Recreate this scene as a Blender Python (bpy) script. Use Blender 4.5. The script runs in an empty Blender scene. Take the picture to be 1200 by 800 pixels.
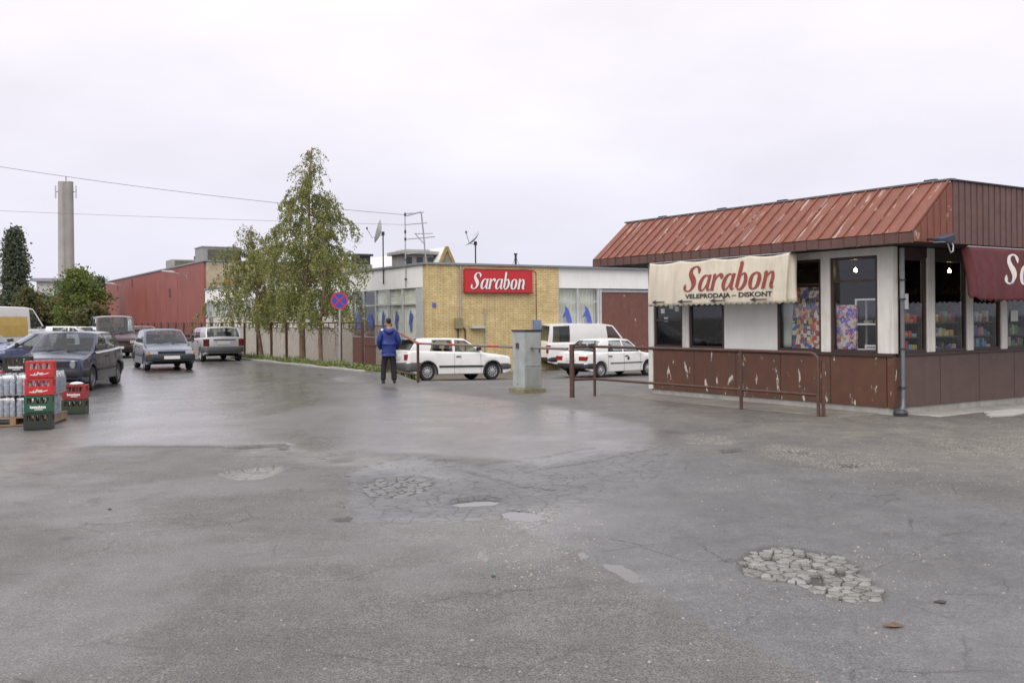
import bpy, bmesh, math, random
import numpy as np
from mathutils import Vector, Matrix
S = bpy.context.scene
COL = S.collection
RAD = math.radians
# ------------------------------------------------------------------ camera
CAMH, FPX, PPY, ROLL = 1.66, 1150.0, 374.0, RAD(0.45)
cd = bpy.data.cameras.new('camera')
cam = bpy.data.objects.new('camera', cd); COL.objects.link(cam)
cd.sensor_width = 36; cd.lens = 36 * FPX / 1200; cd.shift_y = -(400 - PPY) / 1200
cd.clip_start = 0.1; cd.clip_end = 5000
cam.matrix_world = Matrix.Translation((0, 0, CAMH)) @ Matrix.Rotation(RAD(90), 4, 'X') @ Matrix.Rotation(-ROLL, 4, 'Z')
S.camera = cam
# ------------------------------------------------------------------ sky (overcast) and sun
SUN_EL, SUN_AZ = 48, 200      # azimuth clockwise from +Y: behind the photographer, to the left
w = bpy.data.worlds.new('World'); S.world = w; w.use_nodes = True
nt = w.node_tree; N = nt.nodes; N.clear()
def wn(t, **k):
    n = N.new(t)
    for a, b in k.items(): setattr(n, a, b)
    return n
sky = wn('ShaderNodeTexSky', sky_type='NISHITA'); sky.sun_disc = False
sky.sun_elevation = RAD(SUN_EL); sky.sun_rotation = RAD(SUN_AZ); sky.dust_density = 4; sky.air_density = 1
skm = wn('ShaderNodeVectorMath', operation='SCALE'); skm.inputs['Scale'].default_value = 0.06
nt.links.new(sky.outputs[0], skm.inputs[0])
tc = wn('ShaderNodeTexCoord'); sx = wn('ShaderNodeSeparateXYZ'); nt.links.new(tc.outputs['Generated'], sx.inputs[0])
ramp = wn('ShaderNodeValToRGB'); nt.links.new(sx.outputs['Z'], ramp.inputs[0])
cr = ramp.color_ramp; cr.elements[0].position = 0.0; cr.elements[0].color = (.70, .69, .80, 1)
cr.elements[1].position = 1.0; cr.elements[1].color = (1.30, 1.27, 1.30, 1)
for p, c in ((.07, (.745, .73, .835)), (.16, (.815, .79, .875)), (.30, (.91, .865, .92)), (.6, (1.10, 1.06, 1.10))):
    e = cr.elements.new(p); e.color = (*c, 1)
mp = wn('ShaderNodeMapping'); mp.inputs['Scale'].default_value = (1, 1, 2.6); nt.links.new(tc.outputs['Generated'], mp.inputs[0])
cn = wn('ShaderNodeTexNoise'); cn.inputs['Scale'].default_value = 3.2; cn.inputs['Detail'].default_value = 5; cn.inputs['Roughness'].default_value = .5
nt.links.new(mp.outputs[0], cn.inputs[0])
cmr = wn('ShaderNodeMapRange'); cmr.inputs[1].default_value = .3; cmr.inputs[2].default_value = .7; cmr.inputs[3].default_value = .91; cmr.inputs[4].default_value = 1.07
nt.links.new(cn.outputs[0], cmr.inputs[0])
cl = wn('ShaderNodeVectorMath', operation='SCALE'); nt.links.new(ramp.outputs[0], cl.inputs[0]); nt.links.new(cmr.outputs[0], cl.inputs['Scale'])
mx = wn('ShaderNodeMix', data_type='RGBA'); mx.inputs[0].default_value = .9
nt.links.new(skm.outputs[0], mx.inputs[6]); nt.links.new(cl.outputs[0], mx.inputs[7])
bg = wn('ShaderNodeBackground'); bg.inputs[1].default_value = 1.0; nt.links.new(mx.outputs[2], bg.inputs[0])
wo = wn('ShaderNodeOutputWorld'); nt.links.new(bg.outputs[0], wo.inputs[0])
sd = bpy.data.lights.new('sun', 'SUN'); sd.energy = 1.5; sd.angle = RAD(50); sd.color = (1, .97, .93)
sun = bpy.data.objects.new('sun', sd); COL.objects.link(sun)
sa, se = RAD(SUN_AZ), RAD(SUN_EL)
sun.rotation_euler = Vector((math.sin(sa) * math.cos(se), math.cos(sa) * math.cos(se), math.sin(se))).to_track_quat('Z', 'Y').to_euler()
sun.location = (0, 0, 60)
S.view_settings.view_transform = 'Standard'; S.view_settings.look = 'None'
S.view_settings.gamma = 1; S.view_settings.exposure = 0.30; S.view_settings.use_curve_mapping = False
S.cycles.use_denoising = True; S.cycles.max_bounces = 8; S.cycles.transparent_max_bounces = 16
S.cycles.sample_clamp_indirect = 6

# ------------------------------------------------------------------ helpers
def wp(px, py, Y):
    dx, dy = px - 600, PPY - py
    X = dx * math.cos(ROLL) + dy * math.sin(ROLL); Z = -dx * math.sin(ROLL) + dy * math.cos(ROLL)
    return Vector((X / FPX * Y, Y, CAMH + Z / FPX * Y))
def gp(px, py, z=0.0):
    dx, dy = px - 600, PPY - py
    Z = -dx * math.sin(ROLL) + dy * math.cos(ROLL)
    v = wp(px, py, (CAMH - z) * FPX / -Z); return (v.x, v.y)
def tag(o, label=None, cat=None, group=None, kind=None):
    if label: o['label'] = label
    if cat: o['category'] = cat
    if group: o['group'] = group
    if kind: o['kind'] = kind
    return o
def empty(name, loc=(0, 0, 0), rz=0, label=None, cat=None, group=None):
    o = bpy.data.objects.new(name, None); COL.objects.link(o); o.location = loc; o.rotation_euler = (0, 0, rz)
    o.empty_display_size = .2
    return tag(o, label, cat, group)
def copy_tree(o, parent=None):
    c = o.copy(); COL.objects.link(c); c.parent = parent
    for ch in list(o.children): copy_tree(ch, c)
    return c
class MB:
    """collects simple shapes into one mesh"""
    def __init__(s): s.v = []; s.f = []; s.m = []
    def add(s, vs, fs, mi=0):
        b = len(s.v); s.v += [tuple(x) for x in vs]; s.f += [tuple(b + i for i in f) for f in fs]; s.m += [mi] * len(fs); return s
    def box(s, a, b, mi=0):
        (x0, y0, z0), (x1, y1, z1) = a, b
        if x0 > x1: x0, x1 = x1, x0
        if y0 > y1: y0, y1 = y1, y0
        if z0 > z1: z0, z1 = z1, z0
        return s.add([(x0,y0,z0),(x1,y0,z0),(x1,y1,z0),(x0,y1,z0),(x0,y0,z1),(x1,y0,z1),(x1,y1,z1),(x0,y1,z1)],
                     [(0,3,2,1),(4,5,6,7),(0,1,5,4),(1,2,6,5),(2,3,7,6),(3,0,4,7)], mi)
    def prism(s, poly, ext, mi=0):
        """poly: 3D points (planar), ext: extrusion vector"""
        n = len(poly); e = Vector(ext); P = [Vector(p) for p in poly]
        nn = Vector((0, 0, 0))
        for i in range(n): nn += P[i].cross(P[(i + 1) % n])
        if nn.dot(e) > 0: P = P[::-1]
        return s.add(P + [p + e for p in P], [tuple(range(n)), tuple(range(2 * n - 1, n - 1, -1))] + [(i, i + n, (i + 1) % n + n, (i + 1) % n) for i in range(n)], mi)
    def tube(s, pts, r, n=8, mi=0, cap=True):
        P = [Vector(p) for p in pts]; rs = r if isinstance(r, (list, tuple)) else [r] * len(P)
        b = len(s.v); up = None
        for i, p in enumerate(P):
            t = (P[min(i + 1, len(P) - 1)] - P[max(i - 1, 0)]).normalized()
            if up is None:
                up = Vector((0, 0, 1)) if abs(t.z) < .9 else Vector((1, 0, 0))
            a = t.cross(up)
            if a.length < 1e-5: a = t.cross(Vector((0, 1, 0)))
            a.normalize(); c = a.cross(t); up = c
            for k in range(n):
                q = 2 * math.pi * k / n
                s.v.append(tuple(p + (a * math.cos(q) + c * math.sin(q)) * rs[i]))
        for i in range(len(P) - 1):
            for k in range(n):
                s.f.append((b + i*n + k, b + i*n + (k+1) % n, b + (i+1)*n + (k+1) % n, b + (i+1)*n + k)); s.m.append(mi)
        if cap:
            s.f.append(tuple(b + k for k in range(n))[::-1]); s.m.append(mi)
            e = b + (len(P) - 1) * n
            s.f.append(tuple(e + k for k in range(n))); s.m.append(mi)
        return s
    def lathe(s, prof, n=20, axis='z', c=(0, 0, 0), mi=0):
        b = len(s.v)
        for (r, h) in prof:
            for k in range(n):
                q = 2 * math.pi * k / n; x, y = r * math.cos(q), r * math.sin(q)
                p = {'z': (x, y, h), 'y': (x, h, -y), 'x': (h, x, y)}[axis]
                s.v.append((p[0] + c[0], p[1] + c[1], p[2] + c[2]))
        for i in range(len(prof) - 1):
            for k in range(n):
                s.f.append((b + i*n + k, b + i*n + (k+1) % n, b + (i+1)*n + (k+1) % n, b + (i+1)*n + k)); s.m.append(mi)
        return s
    def build(s, name, mat, parent=None, smooth=None, bevel=0, fix=False, loc=None):
        me = bpy.data.meshes.new(name); me.from_pydata(s.v, [], s.f)
        mats = mat if isinstance(mat, (list, tuple)) else [mat]
        for m in mats: me.materials.append(m)
        if len(mats) > 1: me.polygons.foreach_set('material_index', s.m)
        if fix:
            bm = bmesh.new(); bm.from_mesh(me); bmesh.ops.remove_doubles(bm, verts=bm.verts, dist=1e-5)
            bmesh.ops.recalc_face_normals(bm, faces=bm.faces); bm.to_mesh(me); bm.free()
        if smooth is not None:
            me.shade_smooth()
            if smooth < 179: me.set_sharp_from_angle(angle=RAD(smooth))
        me.update()
        o = bpy.data.objects.new(name, me); COL.objects.link(o)
        if parent: o.parent = parent
        if loc is not None: o.location = loc
        if bevel:
            md = o.modifiers.new('bevel', 'BEVEL'); md.width = bevel; md.segments = 2; md.limit_method = 'ANGLE'; md.angle_limit = RAD(40)
        return o
def obj(name, me, parent=None, loc=None):
    o = bpy.data.objects.new(name, me); COL.objects.link(o)
    if parent: o.parent = parent
    if loc is not None: o.location = loc
    return o

# ------------------------------------------------------------------ materials
MATS = {}
class NT:
    def __init__(s, name):
        s.m = bpy.data.materials.new(name); s.m.use_nodes = True; s.t = s.m.node_tree; s.n = s.t.nodes
        s.b = s.n['Principled BSDF']; s.out = s.n['Material Output']
        s.tc = s.n.new('ShaderNodeTexCoord')
    def new(s, t, **k):
        n = s.n.new(t)
        for a, b in k.items():
            if a.startswith('i_'):
                n.inputs[a[2:].replace('_', ' ')].default_value = b
            else: setattr(n, a, b)
        return n
    def l(s, a, b): s.t.links.new(a, b)
    def coord(s, scale=(1, 1, 1), kind='Object', rot=(0, 0, 0)):
        if kind == 'World':
            g = s.new('ShaderNodeNewGeometry'); src = g.outputs['Position']
        else: src = s.tc.outputs[kind]
        m = s.new('ShaderNodeMapping'); m.inputs['Scale'].default_value = scale; m.inputs['Rotation'].default_value = rot
        s.l(src, m.inputs[0]); return m.outputs[0]
    def noise(s, vec, scale, detail=4, rough=.55, dist=0):
        n = s.new('ShaderNodeTexNoise'); n.inputs['Scale'].default_value = scale; n.inputs['Detail'].default_value = detail
        n.inputs['Roughness'].default_value = rough; n.inputs['Distortion'].default_value = dist
        s.l(vec, n.inputs['Vector']); return n.outputs[0]
    def rng(s, v, a, b, c=0, d=1, smooth=False):
        n = s.new('ShaderNodeMapRange'); n.interpolation_type = 'SMOOTHSTEP' if smooth else 'LINEAR'
        for i, x in enumerate((a, b, c, d)): n.inputs[i + 1].default_value = x
        s.l(v, n.inputs[0]); return n.outputs[0]
    def mix(s, f, a, b, mode='MIX'):
        n = s.new('ShaderNodeMix', data_type='RGBA', blend_type=mode)
        for i, x in ((0, f), (6, a), (7, b)):
            if hasattr(x, 'links') or hasattr(x, 'is_output'): s.l(x, n.inputs[i])
            elif i == 0: n.inputs[0].default_value = x
            else: n.inputs[i].default_value = (*x[:3], 1)
        return n.outputs[2]
    def math(s, op, a, b=0.0, c=0.0):
        n = s.new('ShaderNodeMath', operation=op)
        for i, x in enumerate((a, b, c)):
            if hasattr(x, 'is_output'): s.l(x, n.inputs[i])
            else: n.inputs[i].default_value = x
        return n.outputs[0]
    def bump(s, h, strength, dist=.01):
        n = s.new('ShaderNodeBump'); n.inputs['Strength'].default_value = strength; n.inputs['Distance'].default_value = dist
        s.l(h, n.inputs['Height'])
        prev = s.b.inputs['Normal'].links
        if prev: s.l(prev[0].from_socket, n.inputs['Normal'])
        s.l(n.outputs[0], s.b.inputs['Normal'])
    def col(s, c): s.l(c, s.b.inputs['Base Color'])
def mat(name, col, rough=.6, metal=0, var=.12, vs=3.0, bump=0, bs=60, coat=0, spec=.5, streak=0, dirt=None, kind='World'):
    if name in MATS: return MATS[name]
    n = NT(name); b = n.b
    b.inputs['Roughness'].default_value = rough; b.inputs['Metallic'].default_value = metal
    b.inputs['Coat Weight'].default_value = coat; b.inputs['Coat Roughness'].default_value = .12
    b.inputs['Specular IOR Level'].default_value = spec
    if var:
        f = n.rng(n.noise(n.coord(kind=kind), vs, 6, .65), .3, .7)
        c = n.mix(f, tuple(x * (1 - var) for x in col), tuple(min(1, x * (1 + var)) for x in col))
        if streak:
            g = n.rng(n.noise(n.coord((7, 7, .6), kind), 1.0, 5, .7), .45, .75)
            c = n.mix(n.math('MULTIPLY', g, streak), c, dirt or tuple(x * .45 for x in col))
        n.col(c)
        r = n.rng(n.noise(n.coord(kind=kind), vs * 2.3, 3), .3, .7, max(.02, rough - .1), min(1, rough + .1)); n.l(r, b.inputs['Roughness'])
    else: b.inputs['Base Color'].default_value = (*col, 1)
    if bump: n.bump(n.noise(n.coord(kind=kind), bs, 3), bump)
    MATS[name] = n.m; return n.m
def glass(name, tint=(.55, .6, .6), clear=.75, rough=.03, refl=1.0):
    if name in MATS: return MATS[name]
    n = NT(name); n.n.remove(n.b)
    tr = n.new('ShaderNodeBsdfTransparent'); tr.inputs[0].default_value = (*[t * clear for t in tint], 1)
    gl = n.new('ShaderNodeBsdfGlossy'); gl.inputs['Roughness'].default_value = rough; gl.inputs[0].default_value = (.95, .97, 1, 1)
    ge = n.new('ShaderNodeNewGeometry'); dt = n.new('ShaderNodeVectorMath', operation='DOT_PRODUCT'); n.l(ge.outputs['Normal'], dt.inputs[0]); n.l(ge.outputs['Incoming'], dt.inputs[1])
    f = n.math('POWER', n.math('SUBTRACT', 1.0, n.math('ABSOLUTE', dt.outputs['Value'])), 5.0)
    f = n.math('MULTIPLY', n.math('MULTIPLY_ADD', f, .95, .045), refl)
    mx = n.new('ShaderNodeMixShader'); n.l(f, mx.inputs[0]); n.l(tr.outputs[0], mx.inputs[1]); n.l(gl.outputs[0], mx.inputs[2]); n.l(mx.outputs[0], n.out.inputs[0])
    MATS[name] = n.m; return n.m
def emis(name, col, st):
    if name in MATS: return MATS[name]
    n = NT(name); n.b.inputs['Base Color'].default_value = (*col, 1); n.b.inputs['Emission Color'].default_value = (*col, 1); n.b.inputs['Emission Strength'].default_value = st
    MATS[name] = n.m; return n.m
def peel(name, col, under, amount=.62, scale=(3, 3, 1.6), rough=.55, var=.15, streak=.35, dirt=(.06, .045, .035), bigscale=2.2, rand=False):
    """old paint that has flaked off in places, with dirt streaks"""
    if name in MATS: return MATS[name]
    n = NT(name); b = n.b
    k = n.coord(kind='World')
    c = n.mix(n.rng(n.noise(k, 4, 6, .65), .3, .7), tuple(x * (1 - var) for x in col), tuple(x * (1 + var) for x in col))
    g = n.rng(n.noise(n.coord((9, 9, .5), 'World'), 1.0, 5, .7), .45, .8)
    c = n.mix(n.math('MULTIPLY', g, streak), c, dirt)
    if rand:
        oi = n.new('ShaderNodeObjectInfo'); cb = n.new('ShaderNodeCombineXYZ'); n.l(n.math('MULTIPLY', oi.outputs['Random'], 37.0), cb.inputs[1]); n.l(n.math('MULTIPLY', oi.outputs['Random'], 11.0), cb.inputs[0])
        ad = n.new('ShaderNodeVectorMath', operation='ADD'); n.l(n.coord(scale), ad.inputs[0]); n.l(cb.outputs[0], ad.inputs[1]); src = ad.outputs[0]
    else: src = n.coord(scale, 'World')
    a = n.math('ADD', n.noise(src, bigscale, 8, .62, .3), n.math('MULTIPLY', n.math('SUBTRACT', n.noise(k, 30, 3), .5), .07))
    fl = n.rng(a, amount, amount + .03)
    c = n.mix(fl, c, under)
    n.col(c)
    n.l(n.rng(fl, 0, 1, rough, .85), b.inputs['Roughness'])
    n.bump(n.math('SUBTRACT', 1.0, fl), .25, .004)
    n.bump(n.noise(k, 40, 3), .08, .01)
    MATS[name] = n.m; return n.m
WHITE = mat('white_paint', (.74, .73, .70), .55, var=.08, streak=.35, dirt=(.38, .35, .30))
BLACKP = mat('black_plastic', (.02, .02, .022), .55, var=.2)
RUBBER = mat('rubber', (.018, .018, .018), .85, var=.3)
STEEL = mat('galvanised_steel', (.42, .43, .45), .45, .7, var=.15)
DARKM = mat('dark_metal', (.06, .06, .065), .5, .5)
CONC = mat('concrete', (.34, .33, .30), .85, var=.22, vs=2.2, bump=.25, bs=50, streak=.35)
RUST = peel('rusty_brown_paint', (.078, .038, .029), (.125, .062, .038), .56, (6, 6, 6), .55, streak=.1)
# ------------------------------------------------------------------ ground
D1 = Vector((-.520, .854, 0)); D2 = Vector((.854, .520, 0))
KA = Vector((-4.05, 30.06, 0))        # a point on the road's right-hand kerb
def sst(x, a, b):
    t = np.clip((x - a) / (b - a), 0, 1); return t * t * (3 - 2 * t)
def vnoise(x, y, seed=0):
    xi, yi = np.floor(x), np.floor(y); xf, yf = x - xi, y - yi
    def h(a, b):
        q = np.sin(a * 127.1 + b * 311.7 + seed * 74.7) * 43758.5453; return q - np.floor(q)
    u, v = xf * xf * (3 - 2 * xf), yf * yf * (3 - 2 * yf)
    return (h(xi, yi) * (1 - u) + h(xi + 1, yi) * u) * (1 - v) + (h(xi, yi + 1) * (1 - u) + h(xi + 1, yi + 1) * u) * v
def fbm(x, y, o=4, seed=0):
    r = 0; a = .5; t = 0
    for i in range(o):
        r = r + a * vnoise(x, y, seed + i * 3); t += a; a *= .5; x = x * 2.03 + 5.1; y = y * 2.03 + 1.7
    return r / t
def yard(x, y):
    d = (x - KA.x) * D2.x + (y - KA.y) * D2.y
    s_ = (x - KA.x) * D1.x + (y - KA.y) * D1.y; o = 3.0 * (1 - sst(s_, -1.0, .5))
    return -.48 * sst(y, 23.5, 37) * sst(d + o, .5, 1.7)
def sdist(X, Y, poly):
    """signed distance to polygon, positive inside"""
    d = np.full(X.shape, 1e9); ins = np.zeros(X.shape, bool); n = len(poly)
    for i in range(n):
        (ax, ay), (bx, by) = poly[i], poly[(i + 1) % n]
        ex, ey = bx - ax, by - ay; L = ex * ex + ey * ey + 1e-12
        t = np.clip(((X - ax) * ex + (Y - ay) * ey) / L, 0, 1)
        d = np.minimum(d, np.hypot(X - ax - t * ex, Y - ay - t * ey))
        c = ((ay > Y) != (by > Y)) & (X < (bx - ax) * (Y - ay) / (by - ay + 1e-12) + ax)
        ins ^= c
    return np.where(ins, d, -d)
def pp(*pts): return [gp(*p) for p in pts]
def steps(segs):
    out = [segs[0][0]]
    for a, b, st in segs:
        n = max(1, int(round((b - a) / st))); out += [a + (b - a) * (i + 1) / n for i in range(n)]
    return np.array(out)
def grow(a, b, st, g=1.25):
    o = [a]; 
    while abs(o[-1] - a) < abs(b - a): o.append(o[-1] + math.copysign(st, b - a)); st *= g
    return o[1:]
ys = np.concatenate([grow(3, -40, .6)[::-1], steps([(3, 13, .04), (13, 22, .08), (22, 45, .3), (45, 75, .8)]), grow(75, 2500, 1.5)])
xs = np.concatenate([grow(-26, -2500, 1)[::-1], steps([(-26, -12, .35), (-12, -4.6, .12), (-4.6, 5.2, .045), (5.2, 12, .12), (12, 26, .4)]), grow(26, 2500, 1)])
GX, GY = np.meshgrid(xs, ys)
jx = GX + (fbm(GX * 5, GY * 5, 3, 1) - .5) * .22; jy = GY + (fbm(GX * 5, GY * 5, 3, 2) - .5) * .22
GZ = yard(GX, GY)
near = np.exp(-((np.hypot(GX, GY) / 45) ** 2))
GZ = GZ + ((fbm(GX * .35, GY * .35, 3, 5) - .5) * .05 + (fbm(GX * 1.5, GY * 1.5, 3, 6) - .5) * .012) * near
# --- regions of the paving (ground coordinates found from the picture)
wetp = pp((60, 470), (92, 523), (330, 521), (352, 533), (430, 527), (560, 537), (640, 543), (770, 520), (800, 506), (640, 474), (450, 452), (330, 428), (230, 421), (120, 432))
slick = pp((96, 520), (330, 519), (420, 500), (330, 486), (395, 470), (330, 440), (240, 425), (130, 436), (110, 470))
rough_wedge = pp((285, 496), (330, 488), (400, 474), (420, 487), (360, 500))
smooth = pp((406, 552), (411, 609), (500, 610), (600, 610), (690, 655), (790, 712), (965, 806), (1300, 900), (1300, 620), (1000, 560), (770, 522), (560, 545), (480, 532))
pale = pp((406, 552), (411, 609), (500, 611), (640, 606), (770, 560), (800, 522), (700, 524), (560, 545), (480, 532))
dirt_l = pp((-300, 505), (70, 500), (105, 524), (60, 552), (-300, 600))
dirt_r = pp((600, 462), (860, 506), (1010, 540), (1300, 570), (1300, 480), (1050, 470), (700, 450))
gravel = [pp((625, 596), (648, 588), (655, 612), (620, 622), (590, 616)), pp((900, 521), (1010, 532), (1080, 552), (980, 552), (890, 535)), pp((800, 508), (850, 511), (870, 522), (810, 521)), pp((1085, 515), (1200, 512), (1210, 535), (1110, 532))]
def mk(poly, w, j=1): return sst(sdist(jx if j else GX, jy if j else GY, poly), -w, w)
m_wet = mk(wetp, .25); m_slick = mk(slick, .5); m_wedge = mk(rough_wedge, .6)
m_smooth = mk(smooth, .05); m_pale = mk(pale, .025)
m_dl = mk(dirt_l, .3); m_dr = mk(dirt_r, .8)
m_gr = np.zeros(GX.shape)
for g in gravel: m_gr = np.maximum(m_gr, mk(g, .18))
puddle = np.zeros(GX.shape)
# --- potholes: (polygon, depth, water level relative to the rim or None)
holes = [
 (pp((254, 553), (275, 549), (300, 546), (328, 544), (338, 547), (325, 556), (300, 562), (268, 561)), .035, 'dry'),
 (pp((262, 524), (300, 521), (335, 519.5), (341, 522), (320, 524), (285, 526)), .09, None),
 (pp((328, 523.5), (338, 523), (339, 527), (330, 527)), .08, None),
 (pp((522, 585), (535, 580), (560, 577), (588, 579), (590, 582), (572, 588), (540, 589)), .06, -.045),
 (pp((584, 598), (600, 594), (628, 596), (644, 601), (620, 610), (600, 608)), .045, -.03),
 (pp((100, 523.2), (180, 522.6), (262, 522.4), (262, 523.8), (180, 524.0), (100, 524.2)), .035, None),
 (pp((640, 546.5), (700, 538), (768, 524), (768, 525), (700, 539.4), (640, 547.8)), .02, None),
 (pp((390, 606), (411, 604), (412, 609), (392, 610)), .06, None),
 (pp((392, 588), (408, 585), (412, 592), (398, 595)), .04, -.03),
 (pp((664, 643), (690, 647), (698, 654), (680, 654)), .02, -.008),
 (pp((706, 661), (730, 662), (762, 683), (740, 686), (715, 673)), .022, -.010),
 (pp((555, 645), (574, 648), (586, 660), (570, 659)), .012, -.006),
 (pp((842, 527), (868, 525), (876, 529), (850, 531)), .07, None),
 (pp((915, 528), (950, 529), (948, 533), (918, 531)), .06, None),
 (pp((846, 652), (862, 654), (866, 658), (850, 656)), .03, None),
 (pp((1012, 668), (1060, 650), (1105, 630), (1106, 632), (1062, 653), (1014, 671)), .016, None),
 (pp((535, 548), (560, 552), (610, 566), (650, 570), (650, 571.5), (608, 568), (558, 554)), .018, None),
 (pp((983, 544), (1010, 545), (1008, 549), (985, 548)), .05, None),
 (pp((1110, 622), (1122, 620), (1124, 624), (1100, 629)), .03, None),
]
base = GZ.copy()
m_dry = .55 * mk(pp((266, 529), (330, 524), (400, 532), (480, 536), (520, 545), (440, 551), (350, 545), (300, 540)), .25) * sst(fbm(GX * 3, GY * 3, 4, 40), .35, .6)
waters = []; m_hole = np.zeros(GX.shape)
for poly, dp, wl in holes:
    sd_ = sdist(jx * .5 + GX * .5, jy * .5 + GY * .5, poly)
    GZ = GZ - dp * (sst(sd_, -.012, .035) if wl is None else sst(sd_, -.015, .06))
    inner = sst(sd_, -.02, .05)
    m_gr = np.maximum(m_gr, .75 * inner)
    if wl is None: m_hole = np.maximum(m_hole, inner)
    if wl == 'dry': m_dry = np.maximum(m_dry, inner); continue
    if wl is not None:
        xs_ = [p[0] for p in poly]; ys_ = [p[1] for p in poly]
        waters.append((poly, wl, min(xs_), max(xs_), min(ys_), max(ys_)))
# sunken bed of the broken-up patch
broken = pp((864, 655), (880, 642), (905, 636), (930, 638), (985, 648), (1010, 662), (1012, 672), (1040, 690), (1038, 703), (990, 705), (955, 694), (935, 684), (900, 680), (872, 672))
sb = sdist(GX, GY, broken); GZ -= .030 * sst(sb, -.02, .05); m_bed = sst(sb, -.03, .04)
crazed = pp((424, 566), (440, 558), (470, 555), (505, 556), (512, 562), (500, 572), (470, 580), (435, 580), (424, 574))
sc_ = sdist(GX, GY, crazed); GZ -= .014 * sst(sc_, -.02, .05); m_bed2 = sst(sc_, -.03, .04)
GZ -= .018 * m_pale
ny, nx = GX.shape
me = bpy.data.meshes.new('road')
vv = np.stack([GX, GY, GZ], -1).reshape(-1, 3)
idx = np.arange(ny * nx).reshape(ny, nx)
q = np.stack([idx[:-1, :-1], idx[:-1, 1:], idx[1:, 1:], idx[1:, :-1]], -1).reshape(-1, 4)
me.vertices.add(len(vv)); me.vertices.foreach_set('co', vv.astype(np.float32).ravel())
me.loops.add(q.size); me.loops.foreach_set('vertex_index', q.astype(np.int32).ravel())
me.polygons.add(len(q)); me.polygons.foreach_set('loop_start', np.arange(0, q.size, 4, dtype=np.int32)); me.polygons.foreach_set('loop_total', np.full(len(q), 4, np.int32))
me.update(calc_edges=True); me.validate()
def attr(name, r, g, b, al=None):
    a = me.attributes.new(name, 'FLOAT_COLOR', 'POINT')
    a.data.foreach_set('color', np.stack([r, g, b, np.ones_like(r) if al is None else al], -1).astype(np.float32).ravel())
wetn = np.clip(m_wet * (.6 + .4 * m_slick) + .3 * sst(fbm(GX * .8, GY * .8, 4, 9), .5, .7) * (1 - m_dr), 0, 1) * (1 - .75 * m_wedge)
attr('surf', wetn, m_smooth, m_pale)
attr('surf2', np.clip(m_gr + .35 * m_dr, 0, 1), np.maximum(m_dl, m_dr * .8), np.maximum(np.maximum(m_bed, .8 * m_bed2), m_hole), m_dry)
me.shade_smooth()
road = obj('road', me); tag(road, kind='structure')
n = NT('old_asphalt'); b = n.b
a1 = n.new('ShaderNodeAttribute', attribute_name='surf'); a2 = n.new('ShaderNodeAttribute', attribute_name='surf2')
s1 = n.new('ShaderNodeSeparateColor'); n.l(a1.outputs['Color'], s1.inputs[0]); s2 = n.new('ShaderNodeSeparateColor'); n.l(a2.outputs['Color'], s2.inputs[0])
wet, smo, pal = s1.outputs; gra, dirt, bed = s2.outputs; dry = a2.outputs['Alpha']
k = n.coord()
fine = n.noise(k, 95, 4, .75); mid = n.noise(k, 22, 4, .6); big = n.noise(k, .9, 5, .6); huge = n.noise(k, .22, 4, .6)
vo = n.new('ShaderNodeTexVoronoi'); vo.inputs['Scale'].default_value = 75; n.l(k, vo.inputs['Vector'])
vg = n.new('ShaderNodeTexVoronoi'); vg.inputs['Scale'].default_value = 38; n.l(k, vg.inputs['Vector'])
c_rough = n.mix(n.rng(fine, .36, .66), (.028, .028, .027), (.215, .208, .198))
c_smooth = n.mix(n.rng(fine, .34, .68), (.045, .047, .050), (.20, .203, .208))
c = n.mix(smo, c_rough, c_smooth)
c = n.mix(n.math('MULTIPLY', pal, .4), c, (.145, .147, .152))
# stone chips of different colours
chip = n.rng(vo.outputs['Distance'], .12, .34, 1, 0)
rnd = n.new('ShaderNodeSeparateColor'); n.l(vo.outputs['Color'], rnd.inputs[0])
pick = n.math('MULTIPLY', chip, n.rng(rnd.outputs[0], .60, .95))
chipc = n.mix(n.rng(rnd.outputs[1], 0, 1), (.30, .29, .28), (.36, .27, .20))
c = n.mix(n.math('MULTIPLY', pick, n.rng(smo, 0, 1, .75, .4)), c, chipc)
dark = n.math('MULTIPLY', chip, n.rng(rnd.outputs[2], .72, .98))
c = n.mix(n.math('MULTIPLY', dark, .55), c, (.03, .03, .03))
# loose gravel
gsel = n.new('ShaderNodeSeparateColor'); n.l(vg.outputs['Color'], gsel.inputs[0])
gc = n.mix(gsel.outputs[0], (.20, .17, .14), (.50, .46, .40))
gm = n.math('MULTIPLY', n.rng(vg.outputs['Distance'], .25, .5, 1, 0), n.rng(n.math('ADD', gra, n.math('MULTIPLY', n.noise(k, 4, 4), .6)), .55, 1.0))
c = n.mix(n.math('MULTIPLY', gm, .85), c, gc)
c = n.mix(n.math('MULTIPLY', dirt, n.rng(n.noise(k, 2.2, 6, .7), .35, .65, .05, .8)), c, (.185, .17, .15))
c = n.mix(n.math('MULTIPLY', dry, .8), c, n.mix(n.rng(n.noise(k, 45, 4, .7), .3, .7), (.16, .155, .145), (.33, .325, .31)))
c = n.mix(n.math('MULTIPLY', bed, .9), c, (.040, .034, .029))
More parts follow.
